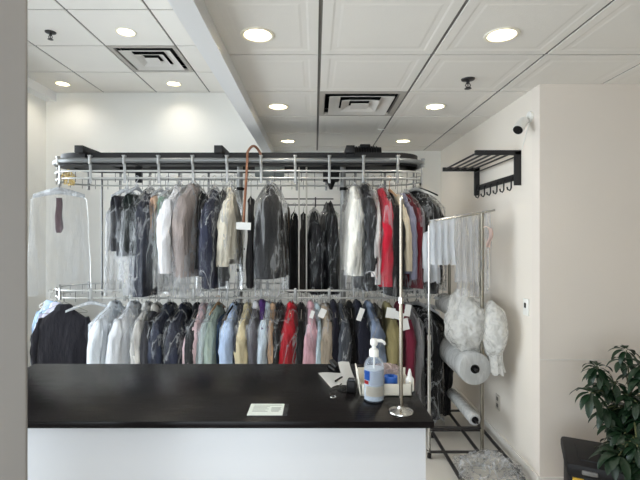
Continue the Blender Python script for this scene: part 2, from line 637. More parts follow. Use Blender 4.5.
def sprinkler(x, y, z, label):
    t = thing('fire_sprinkler', label, 'sprinkler', (x, y, z), 0, 'ceiling sprinklers')
    bm = NB()
    lathe(bm, [(0, 0), (.042, 0), (.040, -.006), (.02, -.012), (0, -.012)], 28)
    obj('rose', bm, M_DKMETAL, t)
    bm = NB()
    cyl(bm, (0, 0, -.01), (0, 0, -.03), .010)
    for s in (-1, 1):
        tube(bm, [(s * .009, 0, -.028), (s * .016, 0, -.04), (s * .005, 0, -.056)], .003)
    cyl(bm, (0, 0, -.03), (0, 0, -.055), .003)
    obj('frame', bm, M_DKMETAL, t)
    bm = NB()
    lathe(bm, [(0, -.055), (.018, -.056), (.022, -.060), (0, -.061)], 20)
    obj('deflector', bm, M_DKMETAL, t)


sprinkler(.955, 2.747, ZR, 'dark fire sprinkler under the lower ceiling between two downlights')
sprinkler(-2.14, 3.56, ZL, 'dark fire sprinkler under the raised ceiling near the grey jamb')
t = thing('ceiling_hook', 'tiny white plastic hook clipped to a ceiling grid bar behind the vent', 'hook', (.61, 4.03, ZR))
bm = NB()
box(bm, (0, 0, -.004), (.07, .02, .008), None, .002)
obj('clip', bm, M_WHITEP, t)
bm = NB()
tube(bm, [(0, 0, -.005), (0, 0, -.02), (-.015, 0, -.03), (-.03, 0, -.022)], .004)
obj('hook', bm, M_WHITEP, t)

# ------------------------------------------------------------------ counter
CZ = EYE - .57
t = thing('service_counter', 'long counter with a black woodgrain top and white front', 'counter', (0, 0, 0))
bm = bx(-1.25, .3675, 1.352, 1.965, CZ - .022, CZ, .003)
obj('countertop', bm, M_TOP, t)
obj('front_panel', bx(-1.23, .347, 1.378, 1.40, 0, CZ - .0225, .001), M_FRONT, t)
obj('end_panel', bx(.325, .347, 1.40, 1.94, 0, CZ - .0225, .001), M_FRONT, t)
obj('shelf', bx(-1.23, .325, 1.42, 1.92, .5, .52), M_FRONT, t)

# ------------------------------------------------------------------ garment conveyor
YFR, RAD = 3.65, .28
YM, YRR = YFR + RAD, YFR + 2 * RAD
XA, XB = -1.985, .66
ZT = EYE + 75.5 / F * YFR      # top tube
Z1, Z2 = EYE + 65 / F * YFR, EYE + 58 / F * YFR
Z3, Z4 = EYE - 54.5 / F * YFR, EYE - 62 / F * YFR


def loop(off, z, n=20):
    r = RAD + off
    P = []
    for k in range(n + 1):
        a = -PI / 2 + PI * k / n
        P.append(Vector((XB + r * math.cos(a), YM + r * math.sin(a), z)))
    for k in range(n + 1):
        a = PI / 2 + PI * k / n
        P.append(Vector((XA + r * math.cos(a), YM + r * math.sin(a), z)))
    return P


def loop_at(s, off=0.0):
    """point and outward direction at arc length s along the loop"""
    L, A = XB - XA, PI * RAD
    s = s % (2 * L + 2 * A)
    if s < L:
        return Vector((XA + s, YFR - off, 0)), Vector((0, -1, 0))
    s -= L
    if s < A:
        a = -PI / 2 + s / RAD
        return Vector((XB + (RAD + off) * math.cos(a), YM + (RAD + off) * math.sin(a), 0)), Vector((math.cos(a), math.sin(a), 0))
    s -= A
    if s < L:
        return Vector((XB - s, YRR + off, 0)), Vector((0, 1, 0))
    s -= L
    a = PI / 2 + s / RAD
    return Vector((XA + (RAD + off) * math.cos(a), YM + (RAD + off) * math.sin(a), 0)), Vector((math.cos(a), math.sin(a), 0))


TOT = 2 * (XB - XA) + 2 * PI * RAD
conv = thing('garment_conveyor', 'two-tier looping garment conveyor with grey rails and black drive track', 'garment rack', (-.7, YM, 0))


def cpart(name, bm, m, smooth=40):
    o = obj(name, bm, m, conv, smooth)
    o.matrix_parent_inverse = Matrix.Translation((.7, -YM, 0))
    return o


bm = NB()
tube(bm, loop(.012, ZT), .021, 12, True)
cpart('top_rail', bm, M_STEEL)
bm = NB()
for z0, z1, o0, o1 in ((ZT - .030, ZT + .072, -.03, -.13),):
    A, B, C, D = loop(o0, z1), loop(o1, z1), loop(o1, z0), loop(o0, z0)
    VV = [[bm.verts.new(p) for p in q] for q in (A, B, C, D)]
    n = len(VV[0])
    for q in range(4):
        P, Q = VV[q], VV[(q + 1) % 4]
        for k in range(n):
            bm.faces.new((P[k], P[(k + 1) % n], Q[(k + 1) % n], Q[k]))
cpart('drive_track', bm, M_BLACKM, 30)
for z, nm in ((Z1, 'hook_rail'), (Z2, 'hook_rail'), (Z3, 'hook_rail'), (Z4, 'hook_rail')):
    bm = NB()
    tube(bm, loop(.0 if z in (Z2, Z4) else .006, z), .0082, 8, True)
    cpart(nm, bm, M_RAIL)
for tier, (za, zb) in enumerate(((ZT + .03, Z2 - .045), (Z3 + .02, Z4 - .02))):
    k = 0
    s = .0
    while s < TOT - .1:
        p, d = loop_at(s + .13, .014)
        ang = math.atan2(d.y, d.x)
        rot = Matrix.Rotation(ang, 3, 'Z')
        bm = NB()
        box(bm, (p.x, p.y, (za + zb) / 2), (.006, .022, za - zb), rot, .001)
        if tier == 0:
            q = p + d * .012
            cyl(bm, (q.x, q.y, ZT - .035), (q.x, q.y, ZT + .037), .012, n=10)
            box(bm, (q.x, q.y, ZT + .034), (.03, .03, .010), rot, .002)
        else:
            q = p - d * .01
            cyl(bm, (q.x, q.y, zb), (q.x, q.y, za), .006, n=8)
        cpart('bracket', bm, M_BRK)
        s += TOT / 25
wires = []
for k in range(64):                                   # wire loops that part the hangers
    p, d = loop_at(TOT * k / 64, .004)
    for za, zb in ((Z1, Z2 - .035), (Z3, Z4 - .03)):
        wires.append((p.y, p.x, za, zb))
wires.sort()
rest = NB()
for k, (y, x, za, zb) in enumerate(wires):
    bm = NB() if k < 100 else rest
    cyl(bm, (x, y, za), (x, y, zb), .0022, n=6)
    if k < 100:
        cpart('spacer_wire', bm, M_DKMETAL)
tag(cpart('spacer_wire', rest, M_DKMETAL), kind='stuff')
for px in (299, 306.5):
    x = (px - CX) / F * 4.0
    bm = NB()
    cyl(bm, (x, 4.0, Z4 - .05), (x, 4.0, ZT), .0075, n=10)
    cpart('drop_rod', bm, mat('pale_rod', (206, 202, 192), .4, metal=.3))
x = (102 - CX) / F * YRR
bm = NB()
cyl(bm, (x, YRR, Z4 - .05), (x, YRR, ZT), .009, n=10)
cpart('drop_rod', bm, M_STEEL)
for px in (240, 343):
    x = (px - CX) / F * YM
    bm = NB()
    cyl(bm, (x, YM, .012), (x, YM, ZT + .02), .025, n=24)
    cpart('post', bm, M_BRK)
    bm = NB()
    lathe(bm, [(0, .012), (.08, .012), (.08, 0), (0, 0)], 24, (x, YM, 0))
    cpart('base_plate', bm, M_DKMETAL)
    for py in ((189, 249, 270) if px == 240 else (189,)):
        z = EYE + (CY - py) / F * YM
        bm = NB()
        cyl(bm, (x, YM, z - .014), (x, YM, z + .014), .030, n=24)
        box(bm, (x + .03, YM - .01, z), (.025, .02, .02))
        cpart('clamp', bm, M_BLACK)
for x in (-1.93, -.79, .29):
    bm = NB()
    box(bm, (x, YM + .02, ZT + .085), (.07, 2 * RAD + .16, .06), None, .004)
    box(bm, (x, YFR + .02, ZT + .04), (.05, .05, .06))
    box(bm, (x, YRR - .02, ZT + .04), (.05, .05, .06))
    cpart('cross_beam', bm, M_BLACKM)
bm = NB()
cyl(bm, (XB, YM, ZT - .03), (XB, YM, ZT + .07), RAD - .04, n=48)
cyl(bm, (XB, YM, ZT + .07), (XB, YM, ZT + .10), .05, n=24)
cpart('drive_wheel', bm, M_BLACKM)
bm = NB()
cyl(bm, (XA, YM, ZT - .02), (XA, YM, ZT + .04), RAD - .06, n=48)
cyl(bm, (XA, YM, ZT + .04), (XA, YM, ZT + .09), .05, n=24)
cpart('idler_wheel', bm, M_BLACKM)
bm = NB()
bx_ = (139 - CX) / F * 3.8
box(bm, (bx_, 3.8, ZT - .08), (.05, .05, .17), None, .006)
box(bm, (bx_, 3.86, ZT - .0), (.12, .10, .05), None, .006)
cpart('chain_tensioner', bm, M_BLACK)
# motor on top, gearbox below
mt = NB()
mx = (367 - CX) / F * 3.85
cyl(mt, (mx - .13, 3.85, ZT + .095), (mx + .12, 3.85, ZT + .095), .055, n=24)
for k in range(9):
    cyl(mt, (mx - .10 + k * .022, 3.85, ZT + .095), (mx - .092 + k * .022, 3.85, ZT + .095), .064, n=24)
box(mt, (mx, 3.85, ZT + .05), (.22, .13, .06), None, .006)
box(mt, (mx - .02, 3.84, ZT + .155), (.09, .07, .03), None, .006)
cpart('motor', mt, M_BLACK)
bm = NB()
gx = (331 - CX) / F * 3.85
box(bm, (gx, 3.85, ZT - .10), (.14, .10, .10), None, .008)
cyl(bm, (gx, 3.85, ZT - .15), (gx, 3.85, ZT - .22), .04, .012, 20)
box(bm, (gx + .18, 3.85, ZT + .01), (.40, .05, .05), None, .004)
cpart('gearbox', bm, M_BLACK)
bm = NB()
tube(bm, [(mx - .15, 3.83, ZT + .10), (mx - .3, 3.8, ZT + .08), (mx - .45, 3.82, ZT + .055), (mx - .62, 3.85, ZT + .05)], .007)
cpart('motor_cable', bm, M_BLACK)
bm = NB()
cx0, cx1 = (255 - CX) / F * 4.0, (284 - CX) / F * 4.0
box(bm, ((cx0 + cx1) / 2, 4.02, EYE + 65 / F * 4), (cx1 - cx0, .07, .10), None, .006)
cpart('control_box', bm, mat('grey_control_box', (120, 126, 124), .5))
# lower hanging bar on the rear run
bm = NB()
ZM = EYE + 31 / F * YRR
xa, xb = (281 - CX) / F * YRR, (346 - CX) / F * YRR
for dz in (0, .058):
    cyl(bm, (xa, YRR, ZM + dz), (xb - (.12 if dz else 0), YRR, ZM + dz), .0055, n=8)
for k, xx in enumerate((xa, xa + .17, xa + .33, xb)):
    cyl(bm, (xx, YRR, ZM - .02), (xx, YRR, ZM + .075 if k < 3 else Z2), .006, n=8)
cyl(bm, (xa, YRR, ZM), (xa, YRR, Z2), .005, n=8)
cpart('extension_bar', bm, M_DKMETAL)

# ------------------------------------------------------------------ garments
NSEG = 48


def ring(hw, ht, z, rnd, folds, amp, ph, ypull=0.0, cx=0.0, cy=0.0, e=0.75):
    P = []
    for k in range(NSEG):
        a = 2 * PI * k / NSEG
        c, s = math.cos(a), math.sin(a)
        x = hw * math.copysign(abs(c) ** e, c)
        y = ht * math.copysign(abs(s) ** e, s)
        w = math.sin(folds * a + ph) * .6 + math.sin((folds * 1.7) * a + ph * 2.1 + z * 5) * .4
        w += noise.noise(Vector((x * 9 + ph, y * 9, z * 5))) * 1.2
        d = Vector((c * .55, s, 0))
        P.append(Vector((cx + x, cy + y, z)) + d * (amp * w))
    return P


def torso_bm(w, t, zt, zb, hem, seed, neck=.055, slope=.115, foldamp=.018, waist=1.0):
    rn = random.Random(seed)
    ph = rn.uniform(0, 6)
    f = rn.choice((5, 6, 7))
    R_ = []
    L = zt - zb
    prof = [(0, neck, .020), (.012, neck + .012, .026)]
    for k in range(1, 7):
        u = k / 6
        prof.append((.012 + slope * u ** 1.15, neck + (w / 2 - neck) * u, .026 + (t / 2 * .62 - .026) * u))
    prof.append((slope + .045, w / 2 + .004, t / 2 * .78))
    z0 = slope + .045
    for k in range(1, 17):
        u = k / 16
        wf = 1 + (waist - 1) * math.sin(PI * min(1, u * 1.4)) + (hem - 1) * u
        prof.append((z0 + (L - z0) * u, (w / 2 + .006) * wf, t / 2 * (.78 + .22 * min(1, u * 3) + .10 * u) * (1 + (hem - 1) * .6 * u)))
    for dz, hw, ht in prof:
        u = dz / L
        R_.append(ring(hw, ht, zt - dz, rn, f, foldamp * min(1, .25 + u * 1.2), ph + u * .7))
    last = R_[-1]
    c = sum(last, Vector()) / len(last)
    R_.append([c + (p - c) * .93 + Vector((0, 0, .004)) for p in last])
    R_.append([c + (p - c) * .80 + Vector((0, 0, .05)) for p in last])
    bm = NB()
    loft(bm, R_)
    return bm


def sleeve_bm(sd, w, t, zt, length, seed, r0=.060, r1=.048, slope=.115):
    rn = random.Random(seed * 7 + (1 if sd > 0 else 2))
    ph = rn.uniform(0, 6)
    R_ = []
    fw = rn.uniform(-.02, .03)
    n = 16
    for k in range(n + 1):
        u = k / n
        z = zt - slope - .0 - length * u
        cx = sd * (w / 2 - .030 + .052 * math.sin(min(1, u * 2.0) * PI / 2) - .03 * u * u)
        cy = fw * u * 1.5
        rr = r0 + (r1 - r0) * u
        rr *= min(1, .30 + u * 4.0) ** .7
        if k == 0:
            z += .025
        P = []
        m = 20
        for q in range(m):
            a = 2 * PI * q / m
            wv = 1 + .10 * math.sin(3 * a + ph + u * 5) + .32 * noise.noise(Vector((math.cos(a) * 2 + ph, math.sin(a) * 2, z * 14)))
            P.append(Vector((cx + math.cos(a) * rr * .62 * wv, cy + math.sin(a) * rr * min(1.0, t / .12) * wv, z)))
        R_.append(P)
    last = R_[-1]
    c = sum(last, Vector()) / len(last)
    R_.append([c + (p - c) * .85 for p in last])
    R_.append([c + (p - c) * .7 + Vector((0, 0, .03)) for p in last])
    bm = NB()
    loft(bm, R_)
    return bm


def collar_bm(zt, h=.028, r=.040):
    bm = NB()
    R_ = []
    for dz, rr in ((-.02, r + .012), (0.0, r + .004), (h * .8, r - .008), (h, r - .006), (h * .6, r + .010), (-.012, r + .024), (-.026, r + .026)):
        P = []
        for k in range(24):
            a = 2 * PI * k / 24
            dip = -.028 * max(0, -math.sin(a)) ** 2
            P.append(Vector((rr * math.cos(a) * 1.25, rr * .62 * math.sin(a), zt + dz + dip)))
        R_.append(P)
    loft(bm, R_, False, False)
    return bm


def hanger_bm(w, zn, drop, hook=True, r=.0028, bar=True):
    """wire hanger hung over a rod at the local origin; zn: height of the shoulder joint"""
    bm = NB()
    pts = []
    rr = .016
    for k in range(10):
        a = R(-30) + R(230) * k / 9
        pts.append(Vector((0.0, rr * math.cos(a), .0065 + rr * .0 + rr * math.sin(a) - .004)))
    pts = pts[::1]
    p = pts[-1]
    pts += [Vector((0, 0, -.035)), Vector((0, 0, zn))]
    tube(bm, pts, r, 6)
    tri = [(0, 0, zn), (w / 2, 0, zn - drop), (w / 2 - .004, 0, zn - drop - .012)]
    tube(bm, [tri[0], tri[1], tri[2]], r, 6)
    tube(bm, [(0, 0, zn), (-w / 2, 0, zn - drop), (-w / 2 + .004, 0, zn - drop - .012)], r, 6)
    if bar:
        tube(bm, [(-w / 2 + .004, 0, zn - drop - .012), (w / 2 - .004, 0, zn - drop - .012)], r, 6)
    return bm


def broad_hanger_bm(w, zn, drop, th=.022):
    """moulded hanger with broad shoulders"""
    bm = NB()
    pts = []
    for k in range(10):
        a = R(-30) + R(230) * k / 9
        pts.append(Vector((0, .018 * math.cos(a), .018 * math.sin(a))))
    pts += [Vector((0, 0, -.03)), Vector((0, 0, zn + .01))]
    tube(bm, pts, .003, 6)
    for s in (-1, 1):
        R_ = []
        for k in range(9):
            u = k / 8
            x = s * w / 2 * u
            z = zn - drop * u ** 1.3
            h = th * (1 - .45 * u)
            R_.append([Vector((x, h * .6 * math.cos(2 * PI * q / 10), z + h * math.sin(2 * PI * q / 10))) for q in range(10)])
        loft(bm, R_)
    return bm


def bag_bm(w, t, zn, zs, zb, seed, flare=1.05):
    """loose open-bottomed film sleeve: neck at zn, shoulders at zs, hem at zb"""
    rn = random.Random(seed + 99)
    ph = rn.uniform(0, 6)
    R_ = []
    prof = [(zn, .016, .014), (zn - .02, .02, .018)]
    for k in range(1, 6):
        u = k / 5
        prof.append((zn - .02 + (zs - zn + .02) * u ** 1.2, .02 + (w / 2 - .02) * u, .018 + (t / 2 - .018) * u ** .7))
    for k in range(1, 15):
        u = k / 14
        prof.append((zs + (zb - zs) * u, w / 2 * (1 + (flare - 1) * u), t / 2 * (1 + .12 * u)))
    for z, hw, ht in prof:
        u = (zn - z) / (zn - zb)
        R_.append(ring(hw, ht, z, rn, 5, .010 * min(1, u * 3), ph + u, e=.8))
    # ragged hem
    R_[-1] = [p + Vector((0, 0, .02 * noise.noise(Vector((p.x * 14, p.y * 14, seed))))) for p in R_[-1]]
    bm = NB()
    loft(bm, R_, True, False)
    return bm


def trousers_bm(w, t, zt, zb, seed):
    """trousers folded over the hanger bar: two hanging halves, each of two leg layers"""
    rn = random.Random(seed)
    bm = NB()
    for s, dzb in ((-1, 0), (1, rn.uniform(.02, .07))):
        R_ = []
        n = 12
        for k in range(n + 1):
            u = k / n
            z = zt - (zt - zb - dzb) * u
            yc = s * (t * .16 + t * .12 * min(1, u * 3))
            if k == 0:
                yc *= .6
            P = []
            for q in range(20):
                a = 2 * PI * q / 20
                wv = .006 * noise.noise(Vector((math.cos(a) * 2 + seed, z * 7, s * 3)))
                P.append(Vector((w / 2 * (1 - .08 * u) * math.copysign(abs(math.cos(a)) ** .6, math.cos(a)) + wv,
                                 yc + t * .24 * math.copysign(abs(math.sin(a)) ** .8, math.sin(a)) + wv * 2, z + wv)))
            R_.append(P)
        loft(bm, R_)
    R_ = []
    for k in range(9):
        a = PI * k / 8
        yc, zc = -math.cos(a) * t * .16, math.sin(a) * .018
        R_.append([Vector((w / 2 * math.cos(2 * PI * q / 20), yc + t * .16 * math.sin(2 * PI * q / 20) * .9, zt + zc + .004 * math.sin(2 * PI * q / 20))) for q in range(20)])
    loft(bm, R_)
    return bm


SEED = [10]


def garment(name, cat, label, px, py0, py1, kind, col, yaw=0.0, Y=None, rail=None, rot=90.0, w=.40, t=.12, bag=None, bagpy=None,
            group=None, fab='cotton', hanger='wire', hem=1.05, ticket=None, collar=None, sl=None, X=None, sleeve_col=None, coll=True):
    Y = YFR if Y is None else Y
    rail = Z2 if rail is None else rail
    SEED[0] += 1
    sd = SEED[0]
    # seen edge-on: the near sleeve, not the rail, sets where a garment shows
    x = (px - CX) / F * (Y - (.19 if abs(rot - 90) < 1 else 0)) if X is None else X
    zt = EYE + (CY - py0) / F * Y - rail
    zb = EYE + (CY - py1) / F * Y - rail
    o = thing(name, label, cat, (x, Y, rail), R(rot + yaw), group)
    m = fabric(col, fab)
    if kind in ('jacket', 'shirt', 'coat'):
        obj('body', torso_bm(w, t, zt, zb, hem, sd), m, o, 60)
        slen = sl if sl else min(.56, (zt - zb) * .9)
        for s in (-1, 1):
            obj('sleeve', sleeve_bm(s, w, t, zt, slen, sd), fabric(sleeve_col, fab) if sleeve_col else m, o, 60)
        if coll:
            obj('collar', collar_bm(zt), fabric(collar, fab) if collar else m, o, 60)
    elif kind == 'dress':
        obj('body', torso_bm(w, t, zt, zb, hem, sd, neck=.07, slope=.12, foldamp=.018, waist=.86), m, o, 60)
        for s in (-1, 1):
            bm = NB()
            tube(bm, [(s * .075, -.02, zt - .03), (s * .072, 0, zt + .012), (s * .075, .02, zt - .03)], .009, 8)
            obj('strap', bm, m, o)
    elif kind == 'trousers':
        obj('trouser_legs', trousers_bm(w, t, zt, zb, sd), m, o, 60)
    elif kind == 'scarf':
        bm = NB()
        for s in (-1, 1):
            R_ = []
            for k in range(11):
                u = k / 10
                z = zt + .01 - (zt - zb) * u * (1 if s < 0 else .97)
                hw = w / 2 * (.75 + .3 * u)
                if u > .93:
                    hw *= .6
                R_.append([Vector((hw * math.cos(2 * PI * q / 12) + .004 * math.sin(u * 9), s * .007 + .006 * math.sin(2 * PI * q / 12), z)) for q in range(12)])
            loft(bm, R_)
        obj('tie_fabric', bm, m, o, 60)
    zn = min(-.045, zt + (.045 if kind not in ('trousers', 'scarf') else .075))
    if hanger == 'wire':
        hw = w * .88 if kind not in ('trousers',) else w * 1.15
        obj('hanger', hanger_bm(hw, zn, .085 if kind != 'trousers' else .075), M_WIRE, o)
    elif hanger == 'white':
        obj('hanger', broad_hanger_bm(w * .95, zn, .07, .015), M_WHITEP, o)
    elif hanger == 'clear':
        obj('hanger', broad_hanger_bm(.44 if kind == 'scarf' else w * 1.1, zn, .05 if kind == 'scarf' else .065, .034 if kind == 'scarf' else .018), M_CLEARH, o)
    elif hanger == 'wood':
        obj('hanger', broad_hanger_bm(w * .9, zn, .06, .016), M_WOODL, o)
    elif hanger == 'black':
        obj('hanger', broad_hanger_bm(w * .9, zn, .06, .014), M_BLACK, o)
    if bag:
        bz = EYE + (CY - (bagpy if bagpy else py1 + 8)) / F * Y - rail
        bw = {'scarf': .47, 'trousers': w + .10}.get(kind, w + .09)
        bt = t + .05 if kind in ('trousers', 'scarf') else t + .055
        obj('plastic_cover', bag_bm(bw, bt, zn + .03, zt - .13 if kind not in ('scarf',) else zn - .075, bz, sd, 1.18 if kind == 'scarf' else 1.05), bag, o, 60)
    if ticket:
        for k, (tx, tz, tw, th, ta) in enumerate(ticket):
            bm = NB()
            box(bm, (-(w / 2 + .05) - .004 * k, tx, tz - .03), (.0015, tw, th), Matrix.Rotation(R(ta), 3, 'X'))
            tk = obj('paper_ticket', bm, M_PAPER, o, 0)
            tk.location = (0, 0, 0)
    return o


GU, GW = 'garments on the upper rail', 'garments on the lower rail'
G = garment
fm, ft, fmm = M_FILM, M_FILMT, M_FILMM
# --- upper tier
G('tie', 'tie', 'mauve brown tie on a clear hanger under film at the end of the upper rail', 59, 199, 234, 'scarf', (104, 80, 84), Y=YM, rot=4, w=.062, t=.10, bag=M_FILMS, bagpy=296, hanger='clear', group=GU, X=None)
G('trousers', 'trousers', 'charcoal trousers folded over a clear hanger under a long film cover', 117, 199, 256, 'trousers', (52, 52, 60), yaw=-18, w=.32, t=.10, bag=fm, bagpy=293, hanger='clear', group=GU)
G('trousers', 'trousers', 'dark green trousers hanging beside the folded charcoal pair', 127, 197, 255, 'trousers', (40, 52, 48), yaw=-8, w=.30, t=.09, bag=fm, bagpy=280, hanger='clear', group=GU)
G('dress', 'dress', 'long navy grey dress under shiny film reaching down to the lower rail', 141, 194, 294, 'dress', (58, 62, 78), yaw=-8, w=.36, t=.12, bag=ft, bagpy=297, group=GU, fab='satin')
G('trousers', 'trousers', 'peach trousers folded on a clear hanger beside the long navy grey dress', 152, 199, 241, 'trousers', (208, 174, 150), yaw=-10, w=.26, t=.07, bag=fm, bagpy=285, hanger='clear', group=GU)
G('trousers', 'trousers', 'pale green trousers peeping out between the peach pair and a white shirt', 160, 200, 262, 'trousers', (150, 176, 158), yaw=-8, w=.30, t=.06, bag=fm, bagpy=285, hanger='clear', group=GU)
G('dress_shirt', 'shirt', 'white long shirt directly in front of the taupe coat on the upper rail', 172, 190, 270, 'shirt', (232, 230, 232), yaw=-12, w=.42, t=.12, bag=fm, bagpy=292, group=GU)
G('coat', 'coat', 'taupe grey coat with wide shoulders under film on the upper rail', 187, 187, 275, 'coat', (158, 146, 142), yaw=-16, w=.42, t=.14, bag=fm, bagpy=294, group=GU, fab='wool')
G('dress', 'dress', 'thin black dress squeezed between taupe coat and shiny navy coat', 197.5, 194, 268, 'dress', (30, 30, 32), yaw=2, w=.34, t=.06, group=GU)
G('coat', 'coat', 'long navy coat in tight shiny film with white highlights', 209, 193, 286, 'coat', (40, 46, 74), yaw=-2, w=.40, t=.13, bag=ft, bagpy=292, group=GU, fab='satin')
G('dress', 'dress', 'slim dark grey dress behind the cream blouse on the upper rail', 219, 192, 280, 'dress', (72, 70, 70), yaw=4, w=.36, t=.05, group=GU)
G('blouse', 'blouse', 'cream blouse under film beside the thick chrome post', 226.5, 191, 258, 'shirt', (218, 211, 194), yaw=0, w=.36, t=.12, bag=fm, bagpy=292, group=GU)
G('dress', 'dress', 'narrow black dress hanging directly below the brown cane', 247.5, 199, 286, 'dress', (28, 26, 28), yaw=6, w=.36, t=.05, group=GU)
G('suit_jacket', 'jacket', 'broad charcoal jacket in film hanging alone at the middle of the upper rail', 269, 188, 277, 'jacket', (48, 47, 50), yaw=-10, w=.38, t=.17, bag=fm, bagpy=293, group=GU, fab='wool', sl=.60)
YR_, ZR_ = YRR, ZM
G('trousers', 'trousers', 'tan and dark trousers nearest the charcoal jacket on the short rear bar', 286, 208, 284, 'trousers', (110, 92, 72), yaw=0, Y=YR_, rail=ZR_, w=.30, t=.05, group=GU)
G('dress', 'dress', 'black dress first of the dark row on the short rear bar', 293.5, 214, 290, 'dress', (24, 24, 26), yaw=-4, Y=YR_, rail=ZR_, w=.36, t=.12, group=GU)
G('dress', 'dress', 'dark brown dress between the two pale upright rods', 303, 214, 290, 'dress', (62, 56, 52), yaw=0, Y=YR_, rail=ZR_, w=.36, t=.07, group=GU)
G('dress', 'dress', 'charcoal dress in shiny film on the short rear bar', 314, 213, 292, 'dress', (46, 46, 52), yaw=8, Y=YR_, rail=ZR_, w=.38, t=.12, bag=ft, group=GU)
G('evening_dress', 'dress', 'black sequined dress in crinkled film beside the second chrome post', 329, 203, 292, 'dress', (26, 26, 30), yaw=14, Y=YR_, rail=ZR_, w=.38, t=.13, bag=ft, group=GU, fab='satin')
G('evening_gown', 'dress', 'long ivory white gown beside the second chrome post', 356, 190, 274, 'shirt', (232, 229, 220), yaw=6, w=.36, t=.12, bag=fm, bagpy=292, group=GU)
G('coat', 'coat', 'black coat in crinkled shiny film next to the ivory gown', 367.5, 188, 288, 'coat', (44, 44, 48), yaw=8, w=.40, t=.11, bag=ft, bagpy=293, group=GU, fab='satin')
G('dress_shirt', 'shirt', 'slim white shirt between the black coat and the red dress', 376.5, 193, 282, 'shirt', (226, 222, 220), yaw=4, w=.38, t=.07, group=GU)
G('dress', 'dress', 'bright red dress hanging on the upper rail', 384.5, 192, 284, 'shirt', (190, 28, 52), yaw=10, w=.40, t=.11, bag=fm, bagpy=292, group=GU)
G('coat', 'coat', 'long black coat on a wooden hanger behind the slim counter pole', 393.5, 196, 293, 'coat', (20, 19, 20), yaw=6, w=.42, t=.10, group=GU, hanger='wood')
G('blouse', 'blouse', 'cream patterned blouse just past the slim counter pole', 402, 198, 262, 'shirt', (206, 192, 168), yaw=8, w=.38, t=.07, group=GU)
G('shirt', 'shirt', 'lavender grey shirt above the maroon hem on the upper rail', 406.5, 197, 272, 'shirt', (138, 138, 158), yaw=14, Y=3.70, w=.38, t=.07, group=GU)
G('dress', 'dress', 'maroon dress under film before the facing black jacket', 411, 198, 286, 'shirt', (128, 44, 54), yaw=24, Y=3.76, w=.38, t=.07, bag=fm, group=GU)
G('suit_jacket', 'jacket', 'black jacket in shiny film facing the counter at the end of the upper rail', 415, 194, 292, 'jacket', (28, 28, 30), Y=YM, rot=-34, w=.38, t=.12, bag=ft, bagpy=296, group=GU, hanger='white', fab='satin')
G('suit_jacket', 'jacket', 'black jacket half hidden behind the facing black jacket on the upper rail', 420, 194, 284, 'jacket', (24, 24, 26), Y=YM + .14, rot=-8, w=.36, t=.10, bag=ft, bagpy=290, group=GU, hanger='black')

# --- lower tier
LB = 440


def Lo(name, cat, label, px, py0, kind, col, yaw=0, py1=LB - 40, **k):
    k.setdefault('group', GW)
    k.setdefault('rail', Z4)
    return G(name, cat, label, px, py0, py1, kind, col, yaw=yaw, **k)


Lo('dress_shirt', 'shirt', 'pale blue shirt outermost on the curved end of the lower rail', 50, 303, 'shirt', (176, 198, 222), Y=YM + .17, rot=150, w=.42, t=.11)
Lo('dress_shirt', 'shirt', 'sky blue shirt behind the white one at the curved lower rail end', 54, 304, 'shirt', (146, 178, 214), Y=YM + .09, rot=154, w=.42, t=.10)
Lo('dress_shirt', 'shirt', 'lavender white shirt directly behind the facing charcoal jacket', 57, 305, 'shirt', (208, 206, 226), Y=YM + .01, rot=160, w=.42, t=.10)
Lo('suit_jacket', 'jacket', 'charcoal pinstripe jacket facing the counter at the end of the lower rail', 66.5, 307, 'jacket', (54, 53, 60), Y=YM - .13, rot=188, w=.43, t=.14, fab='wool', sl=.60, X=-2.165)
Lo('empty_hanger', 'hanger', 'clear broad empty hanger next to the facing charcoal jacket', 92, 304, 'none', (200, 200, 200), rot=22, hanger='clear', w=.34, t=.08, py1=345, Y=3.70, X=-1.885)
Lo('dress_shirt', 'shirt', 'white shirt in film first after the charcoal jacket on the lower rail', 104, 304, 'shirt', (226, 232, 238), yaw=-14, w=.44, t=.14, bag=fm)
Lo('dress_shirt', 'shirt', 'broad white shirt second after the charcoal jacket on the lower rail', 124, 304, 'shirt', (232, 235, 240), yaw=-16, w=.44, t=.15, bag=fm)
Lo('dress_shirt', 'shirt', 'ivory shirt between the broad white one and a dark grey jacket', 139, 305, 'shirt', (222, 220, 216), yaw=-6, w=.40, t=.08, bag=fm)
Lo('suit_jacket', 'jacket', 'dark grey jacket with a pale collar before the navy pair', 148, 306, 'jacket', (74, 74, 80), yaw=-4, w=.40, t=.08, collar=(210, 206, 198))
Lo('suit_jacket', 'jacket', 'navy jacket in shiny film, first of the navy pair on the lower rail', 161, 306, 'jacket', (56, 64, 86), yaw=-14, w=.42, t=.13, bag=ft, fab='satin')
Lo('suit_jacket', 'jacket', 'navy jacket in shiny film, second of the navy pair beside a black one', 177.5, 306, 'jacket', (46, 52, 74), yaw=-12, w=.42, t=.15, bag=ft, fab='satin')
Lo('suit_jacket', 'jacket', 'plain black jacket behind the pink shirt on the lower rail', 191, 306, 'jacket', (32, 34, 38), yaw=2, w=.42, t=.09)
Lo('dress_shirt', 'shirt', 'pale pink shirt in film on the lower rail', 198, 307, 'shirt', (228, 202, 208), yaw=-12, w=.42, t=.13, bag=fm)
Lo('dress_shirt', 'shirt', 'pale aqua shirt beside the pale pink one', 206.5, 308, 'shirt', (194, 208, 210), yaw=-8, w=.40, t=.08, bag=fm)
Lo('dress_shirt', 'shirt', 'sage green striped shirt beside the pale aqua one', 212.5, 307, 'shirt', (164, 180, 172), yaw=-8, w=.40, t=.08, hanger='wood')
Lo('trousers', 'trousers', 'slate blue trousers next to the sage shirt on the lower rail', 217.5, 318, 'trousers', (76, 102, 134), w=.34, t=.05)
